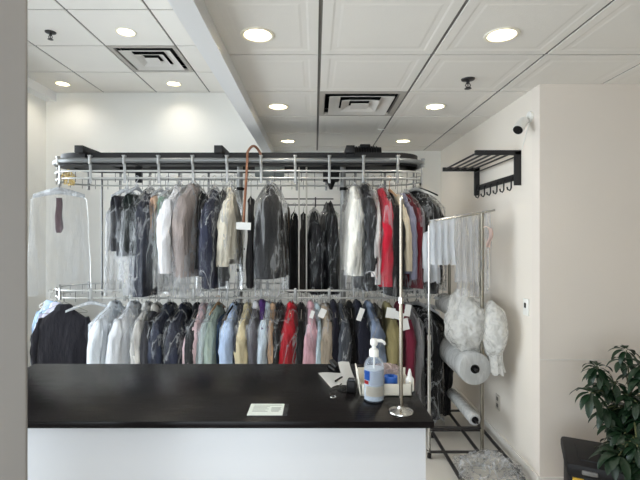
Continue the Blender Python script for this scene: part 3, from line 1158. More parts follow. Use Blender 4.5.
Lo('trousers', 'trousers', 'caramel tan trousers next to the slate blue pair', 222.5, 318, 'trousers', (168, 140, 116), w=.34, t=.05)
Lo('dress_shirt', 'shirt', 'light blue shirt in film past the caramel trousers', 230.5, 306, 'shirt', (184, 204, 234), yaw=-8, w=.42, t=.12, bag=fm, hanger='black')
Lo('suit_jacket', 'jacket', 'dark grey jacket between the light blue and the cream shirt', 238, 307, 'jacket', (78, 78, 84), w=.40, t=.06)
Lo('dress_shirt', 'shirt', 'cream yellow shirt on the lower rail', 244.5, 306, 'shirt', (222, 208, 170), yaw=-8, w=.42, t=.11, bag=fm)
Lo('suit_jacket', 'jacket', 'mid grey jacket with a white collar beside the cream shirt', 254, 304, 'jacket', (112, 110, 116), yaw=-4, w=.42, t=.10, collar=(226, 226, 230), bag=fm)
Lo('blouse', 'blouse', 'purple blouse above the mid grey jacket on the lower rail', 260, 302, 'shirt', (92, 58, 122), yaw=6, w=.36, t=.08, py1=345)
Lo('dress_shirt', 'shirt', 'pale blue white shirt beside the peach blouse on the lower rail', 266, 305, 'shirt', (204, 218, 230), yaw=-6, w=.42, t=.10, bag=fm)
Lo('blouse', 'blouse', 'peach blouse between a pale shirt and a black jacket', 271.5, 306, 'shirt', (206, 170, 138), yaw=-2, w=.40, t=.07, bag=fm)
Lo('suit_jacket', 'jacket', 'black jacket in crinkled film next to the red gown', 277.5, 306, 'jacket', (34, 34, 38), yaw=-2, w=.40, t=.10, bag=ft, fab='satin')
Lo('evening_gown', 'dress', 'crimson gown in shiny film on the lower rail', 290, 305, 'shirt', (196, 24, 44), yaw=-6, w=.40, t=.17, bag=ft, fab='satin')
Lo('suit_jacket', 'jacket', 'black form added as the dark gap between the crimson gown and the rose shirt', 301, 306, 'jacket', (20, 19, 21), w=.40, t=.07)  # added form whose black stands in for the shaded gap
Lo('dress_shirt', 'shirt', 'rose pink shirt in film past the crimson gown', 311, 304, 'shirt', (196, 154, 164), yaw=2, w=.42, t=.11, bag=fm, ticket=[(.0, -.06, .03, .06, 18)])
Lo('dress_shirt', 'shirt', 'pale teal shirt close behind the rose pink one', 317, 306, 'shirt', (178, 196, 206), yaw=6, w=.42, t=.05)
Lo('suit_jacket', 'jacket', 'khaki taupe jacket with a white ticket on the lower rail', 325, 307, 'jacket', (164, 150, 132), yaw=6, w=.42, t=.12, bag=fm, ticket=[(.05, -.05, .05, .07, 25)])
Lo('suit_jacket', 'jacket', 'midnight navy jacket set back beside the khaki taupe one', 335, 303, 'jacket', (30, 30, 48), yaw=2, w=.40, t=.08)
Lo('suit_jacket', 'jacket', 'slate grey jacket in film beside the second chrome post', 342, 306, 'jacket', (86, 90, 98), yaw=8, w=.42, t=.11, bag=ft)
Lo('coat', 'coat', 'plain dark grey coat past the second chrome post', 352, 304, 'coat', (50, 49, 50), yaw=0, Y=3.72, w=.40, t=.06)
Lo('suit_jacket', 'jacket', 'deep navy jacket with a white ticket behind the sanitizer bottle', 360, 303, 'jacket', (28, 31, 50), yaw=8, w=.42, t=.11, ticket=[(.04, -.06, .04, .10, 20)])
Lo('dress_shirt', 'shirt', 'steel blue shirt in crinkled film above the sanitizer bottle', 371.5, 304, 'shirt', (120, 134, 158), yaw=10, w=.42, t=.12, bag=ft)
Lo('trousers', 'trousers', 'dark olive trousers between the steel blue shirt and the khaki coat', 381, 308, 'trousers', (70, 64, 46), w=.36, t=.06)
Lo('coat', 'coat', 'olive khaki coat with white tickets pinned to it', 391, 305, 'coat', (136, 126, 88), yaw=8, w=.40, t=.14, ticket=[(.05, -.05, .07, .08, 10), (-.06, -.14, .07, .09, -12), (-.01, -.07, .09, .06, 20)])
Lo('blouse', 'blouse', 'burgundy blouse beside the olive khaki coat', 404.5, 305, 'shirt', (120, 38, 62), yaw=14, w=.40, t=.08, ticket=[(.05, -.03, .05, .09, 10)])
Lo('suit_jacket', 'jacket', 'pale grey jacket in film beside the burgundy blouse', 411, 305, 'jacket', (150, 148, 150), yaw=22, Y=3.72, w=.38, t=.06, bag=fm)
Lo('suit_jacket', 'jacket', 'black jacket in film, front one of the turned pair at the lower rail end', 417, 308, 'jacket', (30, 30, 33), Y=3.86, rot=-48, w=.40, t=.12, bag=ft, hanger='clear', py1=412)
Lo('suit_jacket', 'jacket', 'black jacket nearest the wrapping rack at the lower rail end', 427, 310, 'jacket', (22, 22, 24), Y=3.99, rot=-14, w=.38, t=.11, hanger='clear', py1=412)
# dark clothes on the rear run, seen in the gaps
rr = random.Random(4)
for k in range(16):
    px = 150 + k * 16.2
    G('hanging_garment', 'garment', 'dark garment on the rear run glimpsed between the front clothes of the lower rail', px, 306, 390, rr.choice(['jacket', 'jacket', 'dress']),
      rr.choice([(26, 26, 29), (34, 34, 38), (30, 31, 42), (24, 23, 24)]), yaw=rr.uniform(-8, 8), Y=YRR, rail=Z4, w=.38, t=.13, group='dark clothes on the rear run of the lower rail')

# things hung among them
p = W(69, 178, 3.72)
t = thing('hanger_hook_bundle', 'bunch of brass coloured wire hooks tied to the end of the upper rail', 'hooks', p)
bm = NB()
tube(bm, [(.014 * math.cos(a), -.012, .05 + .022 * math.sin(a)) for a in [2 * PI * k / 12 for k in range(12)]], .003, 6, True)
obj('ring', bm, M_GOLD, t)
rn = random.Random(2)
for k in range(16):
    a = 2 * PI * k / 16 + rn.uniform(-.2, .2)
    L = rn.uniform(.04, .065)
    dx, dz = math.cos(a), math.sin(a)
    y = rn.uniform(-.03, .02)
    bm = NB()
    q = [(0, y, 0), (dx * L, y - .008, dz * L), (dx * L + dz * .016, y, dz * L - dx * .016), (dx * L * .7 + dz * .02, y, dz * L * .7 - dx * .02)]
    tube(bm, q, .0062, 6)
    obj('wire_hook', bm, M_GOLD, t)
# cane over the top rail
t = thing('walking_cane', 'brown crook-handled cane hooked over the top rail with a white tag', 'cane', (0, 0, 0))
pts = [W(243.5, 224, 3.36), W(244.5, 205, 3.42), W(246.2, 180, 3.51), W(247.3, 160, 3.58)]
top = W(247.6, 152, 3.60)
r_ = .036
pts.append(top)
for k in range(1, 9):
    a = PI - PI * k / 8
    pts.append(Vector((top.x + .012 * k, top.y + .036 + r_ * math.cos(a), top.z + .045 * math.sin(a) * 1.25)))
pts.append(pts[-1] + Vector((.008, .0, -.05)))
bm = NB()
tube(bm, pts, .0105, 12)
obj('shaft', bm, M_WOOD, t)
bm = NB()
a = W(243.5, 226, 3.343)
box(bm, a, (.112, .004, .056), Matrix.Rotation(R(3), 3, 'Y'))
obj('paper_tag', bm, M_PAPER, t, 0)
# small clips standing along the rods
for k, px in enumerate((50, 176, 199, 225, 352, 419)):
    pass

# ------------------------------------------------------------------ wrapping rack by the side wall
t = rk = thing('film_roll_rack', 'tall tubular rack holding film rolls beside the side wall', 'rack', (1.15, 3.5, 0))


def rpart(name, bm, m, par=None):
    o = obj(name, bm, m, rk)
    o.matrix_parent_inverse = Matrix.Translation((-1.15, -3.5, 0))
    return o


YP, YQ = 3.20, 3.98
xu = (482 - CX) / F * YP
ZTOP = EYE + 23 / F * YP
bm = NB()
tube(bm, [(xu, YP, .07), (xu, YP, ZTOP)], .013, 14)
rpart('upright', bm, M_BRONZE)
bm = NB()
tube(bm, [(xu, YQ, .07), (xu, YQ, ZTOP - .25)], .013, 14)
rpart('upright', bm, M_BRONZE)
xl = (429 - CX) / F * 3.25
bm = NB()
tube(bm, [(xl, 3.25, .06), (xl, 3.25, EYE - 102 / F * 3.25)], .013, 14)
tube(bm, [(xl, 3.25, EYE - 102 / F * 3.25), (xl, 3.25, EYE + 10 / F * 3.25)], .008, 12)
cyl(bm, (xl, 3.25, EYE - 104 / F * 3.25), (xl, 3.25, EYE - 99 / F * 3.25), .016, n=16)
rpart('upright', bm, M_CHROME)
bm = NB()
tube(bm, [(xl, 3.25, EYE + 10 / F * 3.25), (xl + .01, 3.25, EYE + 14 / F * 3.25), (xl + .06, 3.24, EYE + 15.5 / F * 3.25), (xu, YP, ZTOP), (xu + .09, YP - .01, ZTOP + .02)], .008, 12)
rpart('top_bar', bm, M_CHROME)
for x, y0, y1, z in ((.955, 2.86, 3.58, .045), (1.19, YP, YQ, .07), (1.375, 2.92, 3.98, .05)):
    bm = NB()
    tube(bm, [(x, y0, z), (x, y1, z)], .013, 12)
    rpart('base_rail', bm, M_DKMETAL)
for y, z, x0, x1 in ((YP, .245, xl, xu), (YQ, .06, 1.18, 1.375), (YP + .02, .06, xl, 1.375), (YQ, .50, xu - .02, 1.375), (3.58, .06, .955, 1.375)):
    bm = NB()
    tube(bm, [(x0, y, z), (x1, y, z)], .010, 10)
    rpart('cross_bar', bm, M_DKMETAL)
for x, y in ((xl, 3.25), (.955, 2.86), (1.375, 2.92), (1.375, 3.98), (.955, 3.58)):
    bm = NB()
    cyl(bm, (x - .011, y, .026), (x + .011, y, .026), .026, n=20)
    rpart('caster', bm, M_BLACK)
    bm = NB()
    box(bm, (x, y, .052), (.034, .03, .012), None, .003)
    for s in (-1, 1):
        box(bm, (x + s * .015, y, .038), (.003, .022, .03))
    rpart('caster_fork', bm, M_CHROME)
RX = (475 - CX) / F * 3.17
for zc, r in ((EYE - 133 / F * 3.17, .02), (EYE - 184 / F * 3.17, .014), (EYE - 82 / F * 3.17, .014)):
    bm = NB()
    tube(bm, [(RX, 3.12 if zc < 1 else 3.36, zc), (RX, YQ, zc)], r * .6, 10)
    tube(bm, [(RX, YP if zc < 1 else 3.37, zc), (xu, YP, zc)], .008, 8)
    tube(bm, [(RX, YQ - .01, zc), (xu, YQ - .01, zc)], .008, 8)
    rpart('spindle', bm, M_DKMETAL)


def roll(name, label, x, y0, y1, z, r, core):
    o = thing(name, label, 'film roll', (x, y0, z), 0, 'film rolls on the rack')
    bm = NB()
    n = 48
    rings = []
    prof = [(core, .0), (r * .6, .001), (r - .006, .0), (r, .006), (r * 1.0, .1), (r * .985, .16), (r, .22), (r * .99, .4), (r * .985, y1 - y0 - .006), (r - .006, y1 - y0), (core, y1 - y0), (core, .0)]
    for rr, yy in prof:
        rings.append([Vector((rr * math.cos(2 * PI * k / n), yy, rr * math.sin(2 * PI * k / n))) for k in range(n)])
    loft(bm, rings, False, False)
    obj('film', bm, M_FILMR, o, 50)
    bm = NB()
    rings = [[Vector((rr * math.cos(2 * PI * k / 24), yy, rr * math.sin(2 * PI * k / 24))) for k in range(24)] for rr, yy in ((core * .98, -.006), (core * .98, y1 - y0 + .004), (core * .72, y1 - y0 + .004), (core * .72, -.006), (core * .98, -.006))]
    loft(bm, rings, False, False)
    obj('core', bm, M_BLACK, o)
    return o


roll('film_roll', 'thick white film roll on the rack below the crumpled film', RX, 3.17, 3.88, EYE - 133 / F * 3.17, .118, .032)
roll('film_roll', 'thin white film roll lowest on the rack', RX, 3.17, 3.72, EYE - 184 / F * 3.17, .043, .025)
roll('film_roll', 'uppermost film roll on the rack, half buried in crumpled film', RX, 3.34, 3.93, EYE - 82 / F * 3.17, .085, .025)


def crumple(name, label, cat, c, s, m, seed, amp=.22, sub=5, fr=1.6, flat=None):
    bm = NB()
    bmesh.ops.create_icosphere(bm, subdivisions=sub, radius=1.0)
    for v in bm.verts:
        p = v.co.normalized()
        q = p * fr + Vector((seed * 3.1, seed * 1.7, seed))
        d = 1 + amp * noise.noise(q) + amp * .45 * (1 - 2 * abs(noise.noise(q * 2.3))) - amp * .3 + amp * .12 * (1 - 2 * abs(noise.noise(q * 5.1)))
        co = Vector((p.x * s[0] * d, p.y * s[1] * d, p.z * s[2] * d))
        if flat is not None and co.z < flat:
            co.z = flat + (co.z - flat) * .05
        v.co = co
    o = obj(name, bm, m, None, 60)
    o.location = c
    return tag(o, label, cat, None)


o = crumple('crumpled_film', 'billowing mass of crumpled white film around the top roll', 'plastic film', W(466, 322, 3.36), (.155, .21, .245), M_FILMH, 1, .16)
o = crumple('crumpled_film', 'rounded bulge of white film between the rack upright and the wall', 'plastic film', W(493, 330, 3.20), (.088, .15, .20), M_FILMH, 2, .10)
# its gathered tail
o = thing('film_tail', 'gathered end of white film hanging below the bulge beside the wall', 'plastic film', W(494, 352, 3.19))
bm = NB()
R_ = []
for k in range(13):
    u = k / 12
    R_.append([Vector(((.055 - .012 * math.sin(PI * u)) * math.cos(2 * PI * q / 28) * (1 + .18 * math.sin(q * 2.2 + u)) + .02 * u, .06 * math.sin(2 * PI * q / 28) * (1 + .12 * math.sin(q * 1.7)), .03 - .18 * u + .01 * math.sin(q * 1.3))) for q in range(28)])
loft(bm, R_, True, True)
obj('film', bm, M_FILMH, o, 60)
o = crumple('crumpled_film', 'loose heap of crinkled clear film on the floor under the rack', 'plastic film', Vector((1.17, 2.96, .065)), (.20, .17, .095), M_FILMF, 5, .40, 5, 2.4, -.07)


def curtain(name, label, x0, x1, y0, y1, zt0, zt1, zb, seed, m, amp=.018, k=7, back=.04, zback=None):
    """film folded over the top bar: one fall in front and a shorter one behind"""
    o = thing(name, label, 'plastic film', (0, 0, 0), 0, 'film sheets over the rack bar')
    for s, zz in ((-1, zb), (1, zback if zback else zb + .1)):
        bm = NB()

        def P(u, v):
            x = x0 + (x1 - x0) * u
            y = y0 + (y1 - y0) * u
            zt = zt0 + (zt1 - zt0) * u
            hang = min(1, v * 5)
            f = math.sin(k * 2 * PI * u + seed + .8 * math.sin(v * 3)) * amp * (.25 + .75 * min(1, v * 3)) + amp * 1.2 * noise.noise(Vector((u * 5, v * 2.5, seed)))
            z = zt + .011 - (zt - zz) * v + .02 * noise.noise(Vector((u * 8, v, seed + 4))) * v
            return Vector((x + amp * .6 * noise.noise(Vector((u * 3, v * 3, seed + 9))) * v, y + s * (.002 + back * .5 * hang) + f * (.8 if hang else 0), z))
        sheet(bm, P, 60, 26, 0)
        obj('film_fall', bm, m, o, 60)
    return o


zA, zB = EYE + 14.5 / F * 3.25, ZTOP
curtain('film_sheet', 'short bunched white film sheet folded over the rack top bar', xl + .005, xl + .19, 3.25, 3.225, zA, zA + .03, EYE - 30 / F * 3.25, 1, M_FILMB, .016, 4, .05, EYE - 24 / F * 3.25)
curtain('film_sheet', 'long clear film sheet hanging from the rack top bar down to the rolls', xl + .19, xu - .005, 3.225, 3.21, zA + .035, zB, EYE - 62 / F * 3.2, 2, M_FILMM, .018, 4, .05)
curtain('film_sheet', 'narrow clear film strip hanging behind the dark rack upright', xu + .015, xu + .075, 3.24, 3.24, zB + .005, zB + .015, EYE - 75 / F * 3.2, 3, M_FILM, .010, 2, .04)
curtain('film_sheet', 'narrow wrinkled film tail hanging lowest on the thin chrome rod', xl - .035, xl + .085, 3.28, 3.27, zA - .1, zA - .03, EYE - 48 / F * 3.25, 7, M_FILMB, .012, 2, .03)
o = thing('ribbon_tag', 'small pink ribbon tied to the rack upright near its top', 'ribbon', W(488.5, 228, 3.18))
bm = NB()
sheet(bm, lambda u, v: Vector((-.006 + .03 * u + .012 * math.sin(v * 5), .004 * math.sin(u * 6 + v * 4), -.14 * v)), 6, 14, .001)
obj('ribbon', bm, mat('pink_ribbon', (222, 200, 192), .7), o)
bm = NB()
tube(bm, [(-.045, .02, .0), (-.02, -.004, .012), (0, 0, .004), (.008, 0, 0)], .003, 6)
obj('knot', bm, mat('pink_ribbon', (222, 200, 192), .7), o)

# ------------------------------------------------------------------ on the side wall
t = thing('coat_shelf', 'black wall shelf of rods with hooks under it', 'wall shelf', (XR, 3.5, EYE + .6))


def spart(name, bm, m):
    o = obj(name, bm, m, t)
    o.matrix_parent_inverse = Matrix.Translation((-XR, -3.5, -EYE - .6))
    return o


Ya, Yb = 3.10, 3.88
zs = EYE + 84 / F * Ya - .005
Xo = 1.126
for y in (Ya, Yb):
    bm = NB()
    box(bm, ((Xo + XR) / 2, y, zs), (XR - Xo, .022, .034), None, .003)
    box(bm, (XR - .024, y, zs - .11), (.046, .022, .24), None, .003)
    spart('side_bracket', bm, M_BLACKM)
for k in range(5):
    x = Xo + .025 + k * .062
    bm = NB()
    tube(bm, [(x, Ya, zs + .003), (x, Yb, zs + .003)], .0075, 10)
    spart('rod', bm, M_DKMETAL if k else M_BLACKM)
bm = NB()
box(bm, (XR - .014, (Ya + Yb) / 2, zs - .165), (.018, Yb - Ya, .045), None, .002)
spart('hook_board', bm, M_BLACKM)
bm = NB()
tube(bm, [(XR - .04, Ya, zs - .03), (XR - .04, Yb, zs - .03)], .006, 8)
spart('rod', bm, M_DKMETAL)
for k in range(6):
    y = Ya + .08 + k * .125
    bm = NB()
    tube(bm, [(XR - .024, y, zs - .165), (XR - .032, y, zs - .18), (XR - .032, y, zs - .24), (XR - .042, y, zs - .258), (XR - .058, y, zs - .25), (XR - .062, y, zs - .232)], .006, 8)
    spart('hook', bm, M_BLACKM)

q = W(531, 117, 2.955)
t = thing('security_camera', 'white bullet security camera mounted high on the side wall', 'security camera', (XR, q.y, q.z))
bm = NB()
tmp = [(0, .0), (.036, .0), (.038, .004), (.036, .016), (.02, .02), (0, .02)]
lathe(bm, tmp, 28)
for v in bm.verts:
    v.co = Vector((-v.co.z, v.co.y, v.co.x))
obj('mount', bm, M_WHITEP, t)
bm = NB()
tube(bm, [(-.018, 0, 0), (-.05, -.0, -.012), (-.06, -.01, -.03)], .009, 10)
obj('arm', bm, M_WHITEP, t)
a, d = Vector((-.045, -.0, -.025)), Vector((-.55, -.42, -.62)).normalized()
bm = NB()
cyl(bm, a, a + d * .11, .030, .034, 28)
cyl(bm, a - d * .02, a, .016, .030, 28)
obj('housing', bm, M_WHITEP, t)
bm = NB()
cyl(bm, a + d * .108, a + d * .114, .031, .031, 28)
cyl(bm, a + d * .112, a + d * .118, .014, .012, 20)
obj('lens', bm, M_BLACK, t)
bm = NB()
tube(bm, [(-.004, .01, -.03), (-.004, .06, -.10), (-.004, .12, -.2)], .003, 6)
obj('cable', bm, M_WHITEP, t)

q = W(527, 307, 3.01)
t = thing('wall_control', 'small white wall control with a dark button on the side wall', 'wall switch', (XR, q.y, q.z))
bm = NB()
box(bm, (-.006, 0, 0), (.012, .07, .115), None, .003)
obj('plate', bm, M_WHITEP, t)
bm = NB()
box(bm, (-.014, 0, .012), (.006, .022, .034), None, .002)
obj('button', bm, M_BLACK, t)
q = W(498.5, 402, 3.48)
t = thing('power_outlet', 'beige power outlet low on the side wall behind the rack', 'power outlet', (XR, q.y, q.z))
bm = NB()
box(bm, (-.004, 0, 0), (.008, .075, .118), None, .003)
obj('plate', bm, mat('beige_outlet', (186, 178, 166), .4), t)
for s in (-1, 1):
    bm = NB()
    box(bm, (-.009, 0, s * .026), (.004, .034, .028), None, .002)
    obj('socket', bm, mat('outlet_socket', (96, 90, 84), .5), t)

# ------------------------------------------------------------------ on the counter
# hand sanitizer
p = W(374, 402.5, 1.53)
t = thing('pump_bottle', 'clear pump bottle of hand sanitizer on the counter', 'bottle', (p.x, 1.53, CZ))
bm = NB()
k = 1.0
lathe(bm, [(0, .0), (.031, .0), (.0345, .004), (.0345, .118), (.033, .128), (.026, .142), (.016, .150), (.0135, .152), (.0135, .160), (0, .160)], 40)
obj('bottle', bm, M_BOTTLE, t)
bm = NB()
lathe(bm, [(0, .005), (.0335, .0065), (.0335, .112), (0, .112)], 40)
obj('gel', bm, M_GEL, t)


def band(r, z0, z1, a0, a1, n=18):
    bm = NB()
    V = []
    for k in range(n + 1):
        a = R(a0 + (a1 - a0) * k / n)
        V.append((bm.verts.new((r * math.cos(a), r * math.sin(a), z0)), bm.verts.new((r * math.cos(a), r * math.sin(a), z1))))
    fs = [bm.faces.new((V[k][0], V[k + 1][0], V[k + 1][1], V[k][1])) for k in range(n)]
    bmesh.ops.solidify(bm, geom=fs, thickness=.0004)
    return bm


obj('label', band(.0350, .060, .108, -122, -28), mat('frosted_label', (196, 206, 220), .5), t)
obj('label_side', band(.0352, .076, .108, -166, -122), M_BLUE, t)
obj('label_side', band(.0352, .062, .074, -166, -130), M_RED, t)
obj('lower_label', band(.0350, .022, .056, -150, -30), mat('pale_label', (206, 200, 188), .5), t)
bm = NB()
lathe(bm, [(0, .153), (.0165, .153), (.0165, .172), (.014, .178), (.007, .180), (.007, .192), (0, .192)], 32)
pump = obj('pump_cap', bm, M_WHITEP, t)
bm = NB()
cyl(bm, (0, 0, .01), (0, 0, .155), .0035, n=10)
obj('dip_tube', bm, M_WHITEP, pump)
bm = NB()
lathe(bm, [(0, .190), (.011, .190), (.013, .194), (.013, .208), (.010, .213), (0, .214)], 24)
tube(bm, [(0, 0, .206), (.024, -.004, .207), (.034, -.005, .202), (.037, -.005, .194)], [.0065, .006, .005, .004], 10)
obj('pump_head', bm, M_WHITEP, pump)
# tray box
p0, p1 = W(361, 396.5, 1.565), W(412, 396.5, 1.565)
wx = p1.x - p0.x
t = thing('tray_box', 'low cream card box of small items behind the pump bottle', 'box', ((p0.x + p1.x) / 2, 1.565, CZ))
bm = NB()
dp, hh = .12, .043
box(bm, (0, dp / 2, .0015), (wx, dp, .003))
box(bm, (0, .0015, hh / 2), (wx, .003, hh))
box(bm, (0, dp - .0015, hh / 2 + .012), (wx, .003, hh + .024))
box(bm, (wx / 2 - .0015, dp / 2, hh / 2), (.003, dp, hh))
box(bm, (-wx / 2 + .0015, dp / 2, hh / 2), (.003, dp, hh))
obj('tray', bm, M_CREAM, t, 0)
bm = NB()
box(bm, (-wx / 2 - .006, .05, .045), (.003, .09, .09), Matrix.Rotation(R(-7), 3, 'Y'))
obj('flap', bm, M_CREAM, t, 0)
bxp = Vector(((p0.x + p1.x) / 2, 1.565, CZ))
o = thing('tape_roll', 'blue tape roll lying in the cream card box', 'tape', bxp + Vector((.024, .05, .0045)))
bm = NB()
lathe(bm, [(.012, 0), (.024, 0), (.024, .052), (.012, .052), (.012, 0)], 28)
obj('tape', bm, M_BLUE, o)
o = thing('bottle_cap', 'red cap beside the blue tape in the cream box', 'cap', bxp + Vector((-.012, .045, .0045)))
bm = NB()
lathe(bm, [(0, 0), (.010, 0), (.010, .048), (.008, .052), (0, .052)], 20)
obj('cap', bm, M_RED, o)
o = crumple('wrapped_packet', 'crumpled pinkish film packet at the back of the cream box', 'packet', bxp + Vector((.015, .093, .068)), (.05, .022, .024), film('pinkish_film', .5, .85, tint=(226, 204, 200), scale=20, stretch=(1, 1, 1)), 8, .2, 4)
# small white bottle
p = W(407, 395, 1.60)
o = thing('squeeze_bottle', 'small white bottle with a pointed cap near the counter end', 'bottle', (p.x + .012, 1.61, CZ + .0035))
bm = NB()
lathe(bm, [(0, 0), (.014, 0), (.0155, .004), (.0155, .044), (.008, .054), (0, .054)], 24)
obj('bottle', bm, M_WHITEP, o)
bm = NB()
lathe(bm, [(0, .054), (.008, .054), (.007, .064), (.003, .08), (0, .081)], 20)
obj('nozzle', bm, M_WHITEP, o)
# papers, card reader, clip
def paper(name, label, quad, curl, lift, m=M_PAPER, cat='paper'):
    q = []
    for px, py in quad:
        Y = F * .57 / (py - CY)
        q.append(Vector(((px - CX) / F * Y, Y, CZ)))
    bm = NB()

    def P(u, v):
        a = q[0].lerp(q[1], u)
        b = q[3].lerp(q[2], u)
        r = a.lerp(b, v)
        r.z += lift + curl * (1 - v) ** 2 + .002 * math.sin(u * 5)
        return r
    sheet(bm, P, 10, 10, .0006)
    return tag(obj(name, bm, m, None, 60), label, cat, 'papers by the card reader')


paper('paper_slip', 'white paper slip lying flat, pointing to the counter front', [(318, 374), (341, 373.5), (344, 384), (331, 389)], 0.0, .0045)
paper('paper_receipt', 'curled white receipt rising behind the black card reader', [(338, 371), (349, 370), (355, 380), (344, 384)], .030, .0075)
paper('paper_slip', 'small white slip tucked in front of the card reader', [(336, 380), (346, 379), (349, 386), (339, 388)], .004, .0062)
p = W(353, 391, 1.57)
t = thing('card_reader', 'small black card reader standing beside the papers', 'card reader', (p.x, 1.62, CZ + .0005), R(-12))
bm = NB()
box(bm, (0, 0, .021), (.034, .05, .042), None, .006)
obj('body', bm, M_BLACK, t)
bm = NB()
box(bm, (0, -.012, .044), (.026, .018, .004), None, .001)
obj('screen', bm, mat('dark_screen', (40, 44, 50), .15), t)
bm = NB()
tube(bm, [(-.017, 0, .008), (-.032, -.012, .004), (-.045, .0, .0055), (-.05, .02, .007), (-.045, .04, .0088)], .0025, 8)
obj('cord', bm, M_BLACK, t)
p = W(334, 366.5, 1.92)
t = thing('stapler', 'black stapler at the far counter edge behind the papers', 'stapler', (p.x, 1.88, CZ), R(20))
bm = NB()
box(bm, (0, 0, .006), (.03, .07, .012), None, .003)
obj('base', bm, M_BLACK, t)
bm = NB()
box(bm, (0, 0, .024), (.022, .07, .014), Matrix.Rotation(R(8), 3, 'X'), .004)
obj('arm', bm, M_BLACK, t)
p = W(333, 395, 1.58)
t = thing('key_fob', 'small dark key fob with a metal ring in front of the papers', 'key fob', (p.x, 1.575, CZ))
bm = NB()
box(bm, (0, 0, .004), (.02, .028, .008), None, .003)
obj('fob', bm, M_BLACK, t)
bm = NB()
tube(bm, [(.010 * math.cos(a), -.022 + .010 * math.sin(a), .0022) for a in [2 * PI * k / 14 for k in range(14)]], .0018, 6, True)
obj('ring', bm, M_CHROME, t)
t = thing('pen', 'short black pen lying across the flat paper slip', 'pen', Vector(((339 - CX) / F * 1.72, 1.72, CZ + .0115)), R(60))
bm = NB()
tube(bm, [(-.03, 0, 0), (.022, 0, 0), (.03, 0, 0)], [.0042, .0042, .0015], 10)
obj('barrel', bm, M_BLACK, t)
# notice card
x0, x1, y0, y1 = -.2165, -.094, 1.390, 1.4875
t = thing('notice_card', 'small white notice card in a clear holder flat on the counter', 'card', ((x0 + x1) / 2, (y0 + y1) / 2, CZ))
w_, h_ = x1 - x0, y1 - y0
bm = NB()
box(bm, (.003, 0, .0012), (w_ + .006, h_, .0024), None, .0006)
obj('holder', bm, mat('holder_edge', (50, 50, 52), .2), t)
bm = NB()
box(bm, (-.004, 0, .0030), (w_ - .010, h_ - .004, .0012))
obj('card', bm, mat('card_face', (214, 220, 214), .45), t, 0)
bm = NB()
for k, (a, b, y) in enumerate(((-.048, .044, .034), (-.048, .006, .022), (-.048, -.002, .012), (-.048, .004, .002), (-.048, -.006, -.008), (-.048, .002, -.018), (.012, .044, .014), (.012, .042, .006), (.012, .044, -.002), (.012, .04, -.010), (.014, .038, -.018))):
    box(bm, ((a + b) / 2, y, .0038), (b - a, .0035, .0006))
obj('printed_lines', bm, mat('grey_print', (150, 156, 154), .6), t, 0)
# slim pole stand
p = W(401, 412, 1.425)
t = thing('hanging_stand', 'slim chrome pole on a round base standing on the counter', 'garment stand', (p.x, 1.425, CZ))
bm = NB()
lathe(bm, [(0, 0), (.038, 0), (.040, .002), (.039, .005), (.022, .009), (.012, .013), (.009, .02), (0, .02)], 44)
obj('base', bm, M_CHROME, t)
pz = EYE + (CY - 200) / F * 1.425 - CZ
bm = NB()
cyl(bm, (0, 0, .015), (0, 0, .36), .0062, n=16)
cyl(bm, (0, 0, .36), (0, 0, pz), .0048, n=16)
obj('pole', bm, mat('champagne_chrome', (150, 142, 130), .25, metal=1.0), t)
bm = NB()
cyl(bm, (0, 0, .352), (0, 0, .372), .0080, n=16)
obj('collar', bm, M_CHROME, t)
bm = NB()
tube(bm, [(0, 0, pz - .004), (0, 0, pz + .006), (0, -.006, pz + .014), (0, -.016, pz + .013), (0, -.02, pz + .003)], .0035, 8)
obj('hook', bm, M_CHROME, t)

# ------------------------------------------------------------------ lower right: storage box and plant
ang = R(-25)
c0 = Vector(((567 - CX) / F * 2.27, 2.27, 0))
ex, ey = Vector((math.cos(ang), math.sin(ang), 0)), Vector((-math.sin(ang), math.cos(ang), 0))
t = thing('storage_box', 'black plastic storage box with a yellow sticker under the plant', 'storage box', c0, ang)
HB = .475
bm = NB()
box(bm, (.24, .17, (HB - .06) / 2), (.46, .33, HB - .06), None, .015)
obj('body', bm, M_BLACK, t)
bm = NB()
box(bm, (.24, .17, HB - .035), (.49, .355, .066), None, .018)
box(bm, (.24, .17, HB - .002), (.36, .24, .014), None, .006)
lid = obj('lid', bm, mat('black_lid', (24, 23, 24), .5, spec=.25), t)
bm = NB()
box(bm, (.05, -.002, .365), (.05, .012, .075), None, .002)
obj('sticker', bm, M_YELLOW, t, 0)
bm = NB()
box(bm, (.05, -.0085, .375), (.03, .002, .006))
box(bm, (.05, -.0085, .358), (.026, .002, .02))
obj('sticker_mark', bm, M_BLACK, t, 0)
bm = NB()
box(bm, (.10, -.010, HB - .035), (.07, .014, .022), None, .005)
obj('latch', bm, mat('grey_latch', (112, 110, 108), .4), t)

t = thing('potted_umbrella_plant', 'umbrella plant with drooping dark green leaf whorls by the beige wall', 'plant', (2.13, 2.5, 0))
bm = NB()
lathe(bm, [(0, 0), (.11, 0), (.15, .26), (.165, .26), (.165, .30), (.145, .30), (.14, .26), (0, .255)], 36)
obj('pot', bm, M_POT, t)
bm = NB()
lathe(bm, [(0, .256), (.139, .262), (.139, .27), (0, .275)], 30)
obj('soil', bm, M_SOIL, t)
base = Vector((2.13, 2.5, .26))
leafbm, stembm = NB(), NB()
rn = random.Random(11)


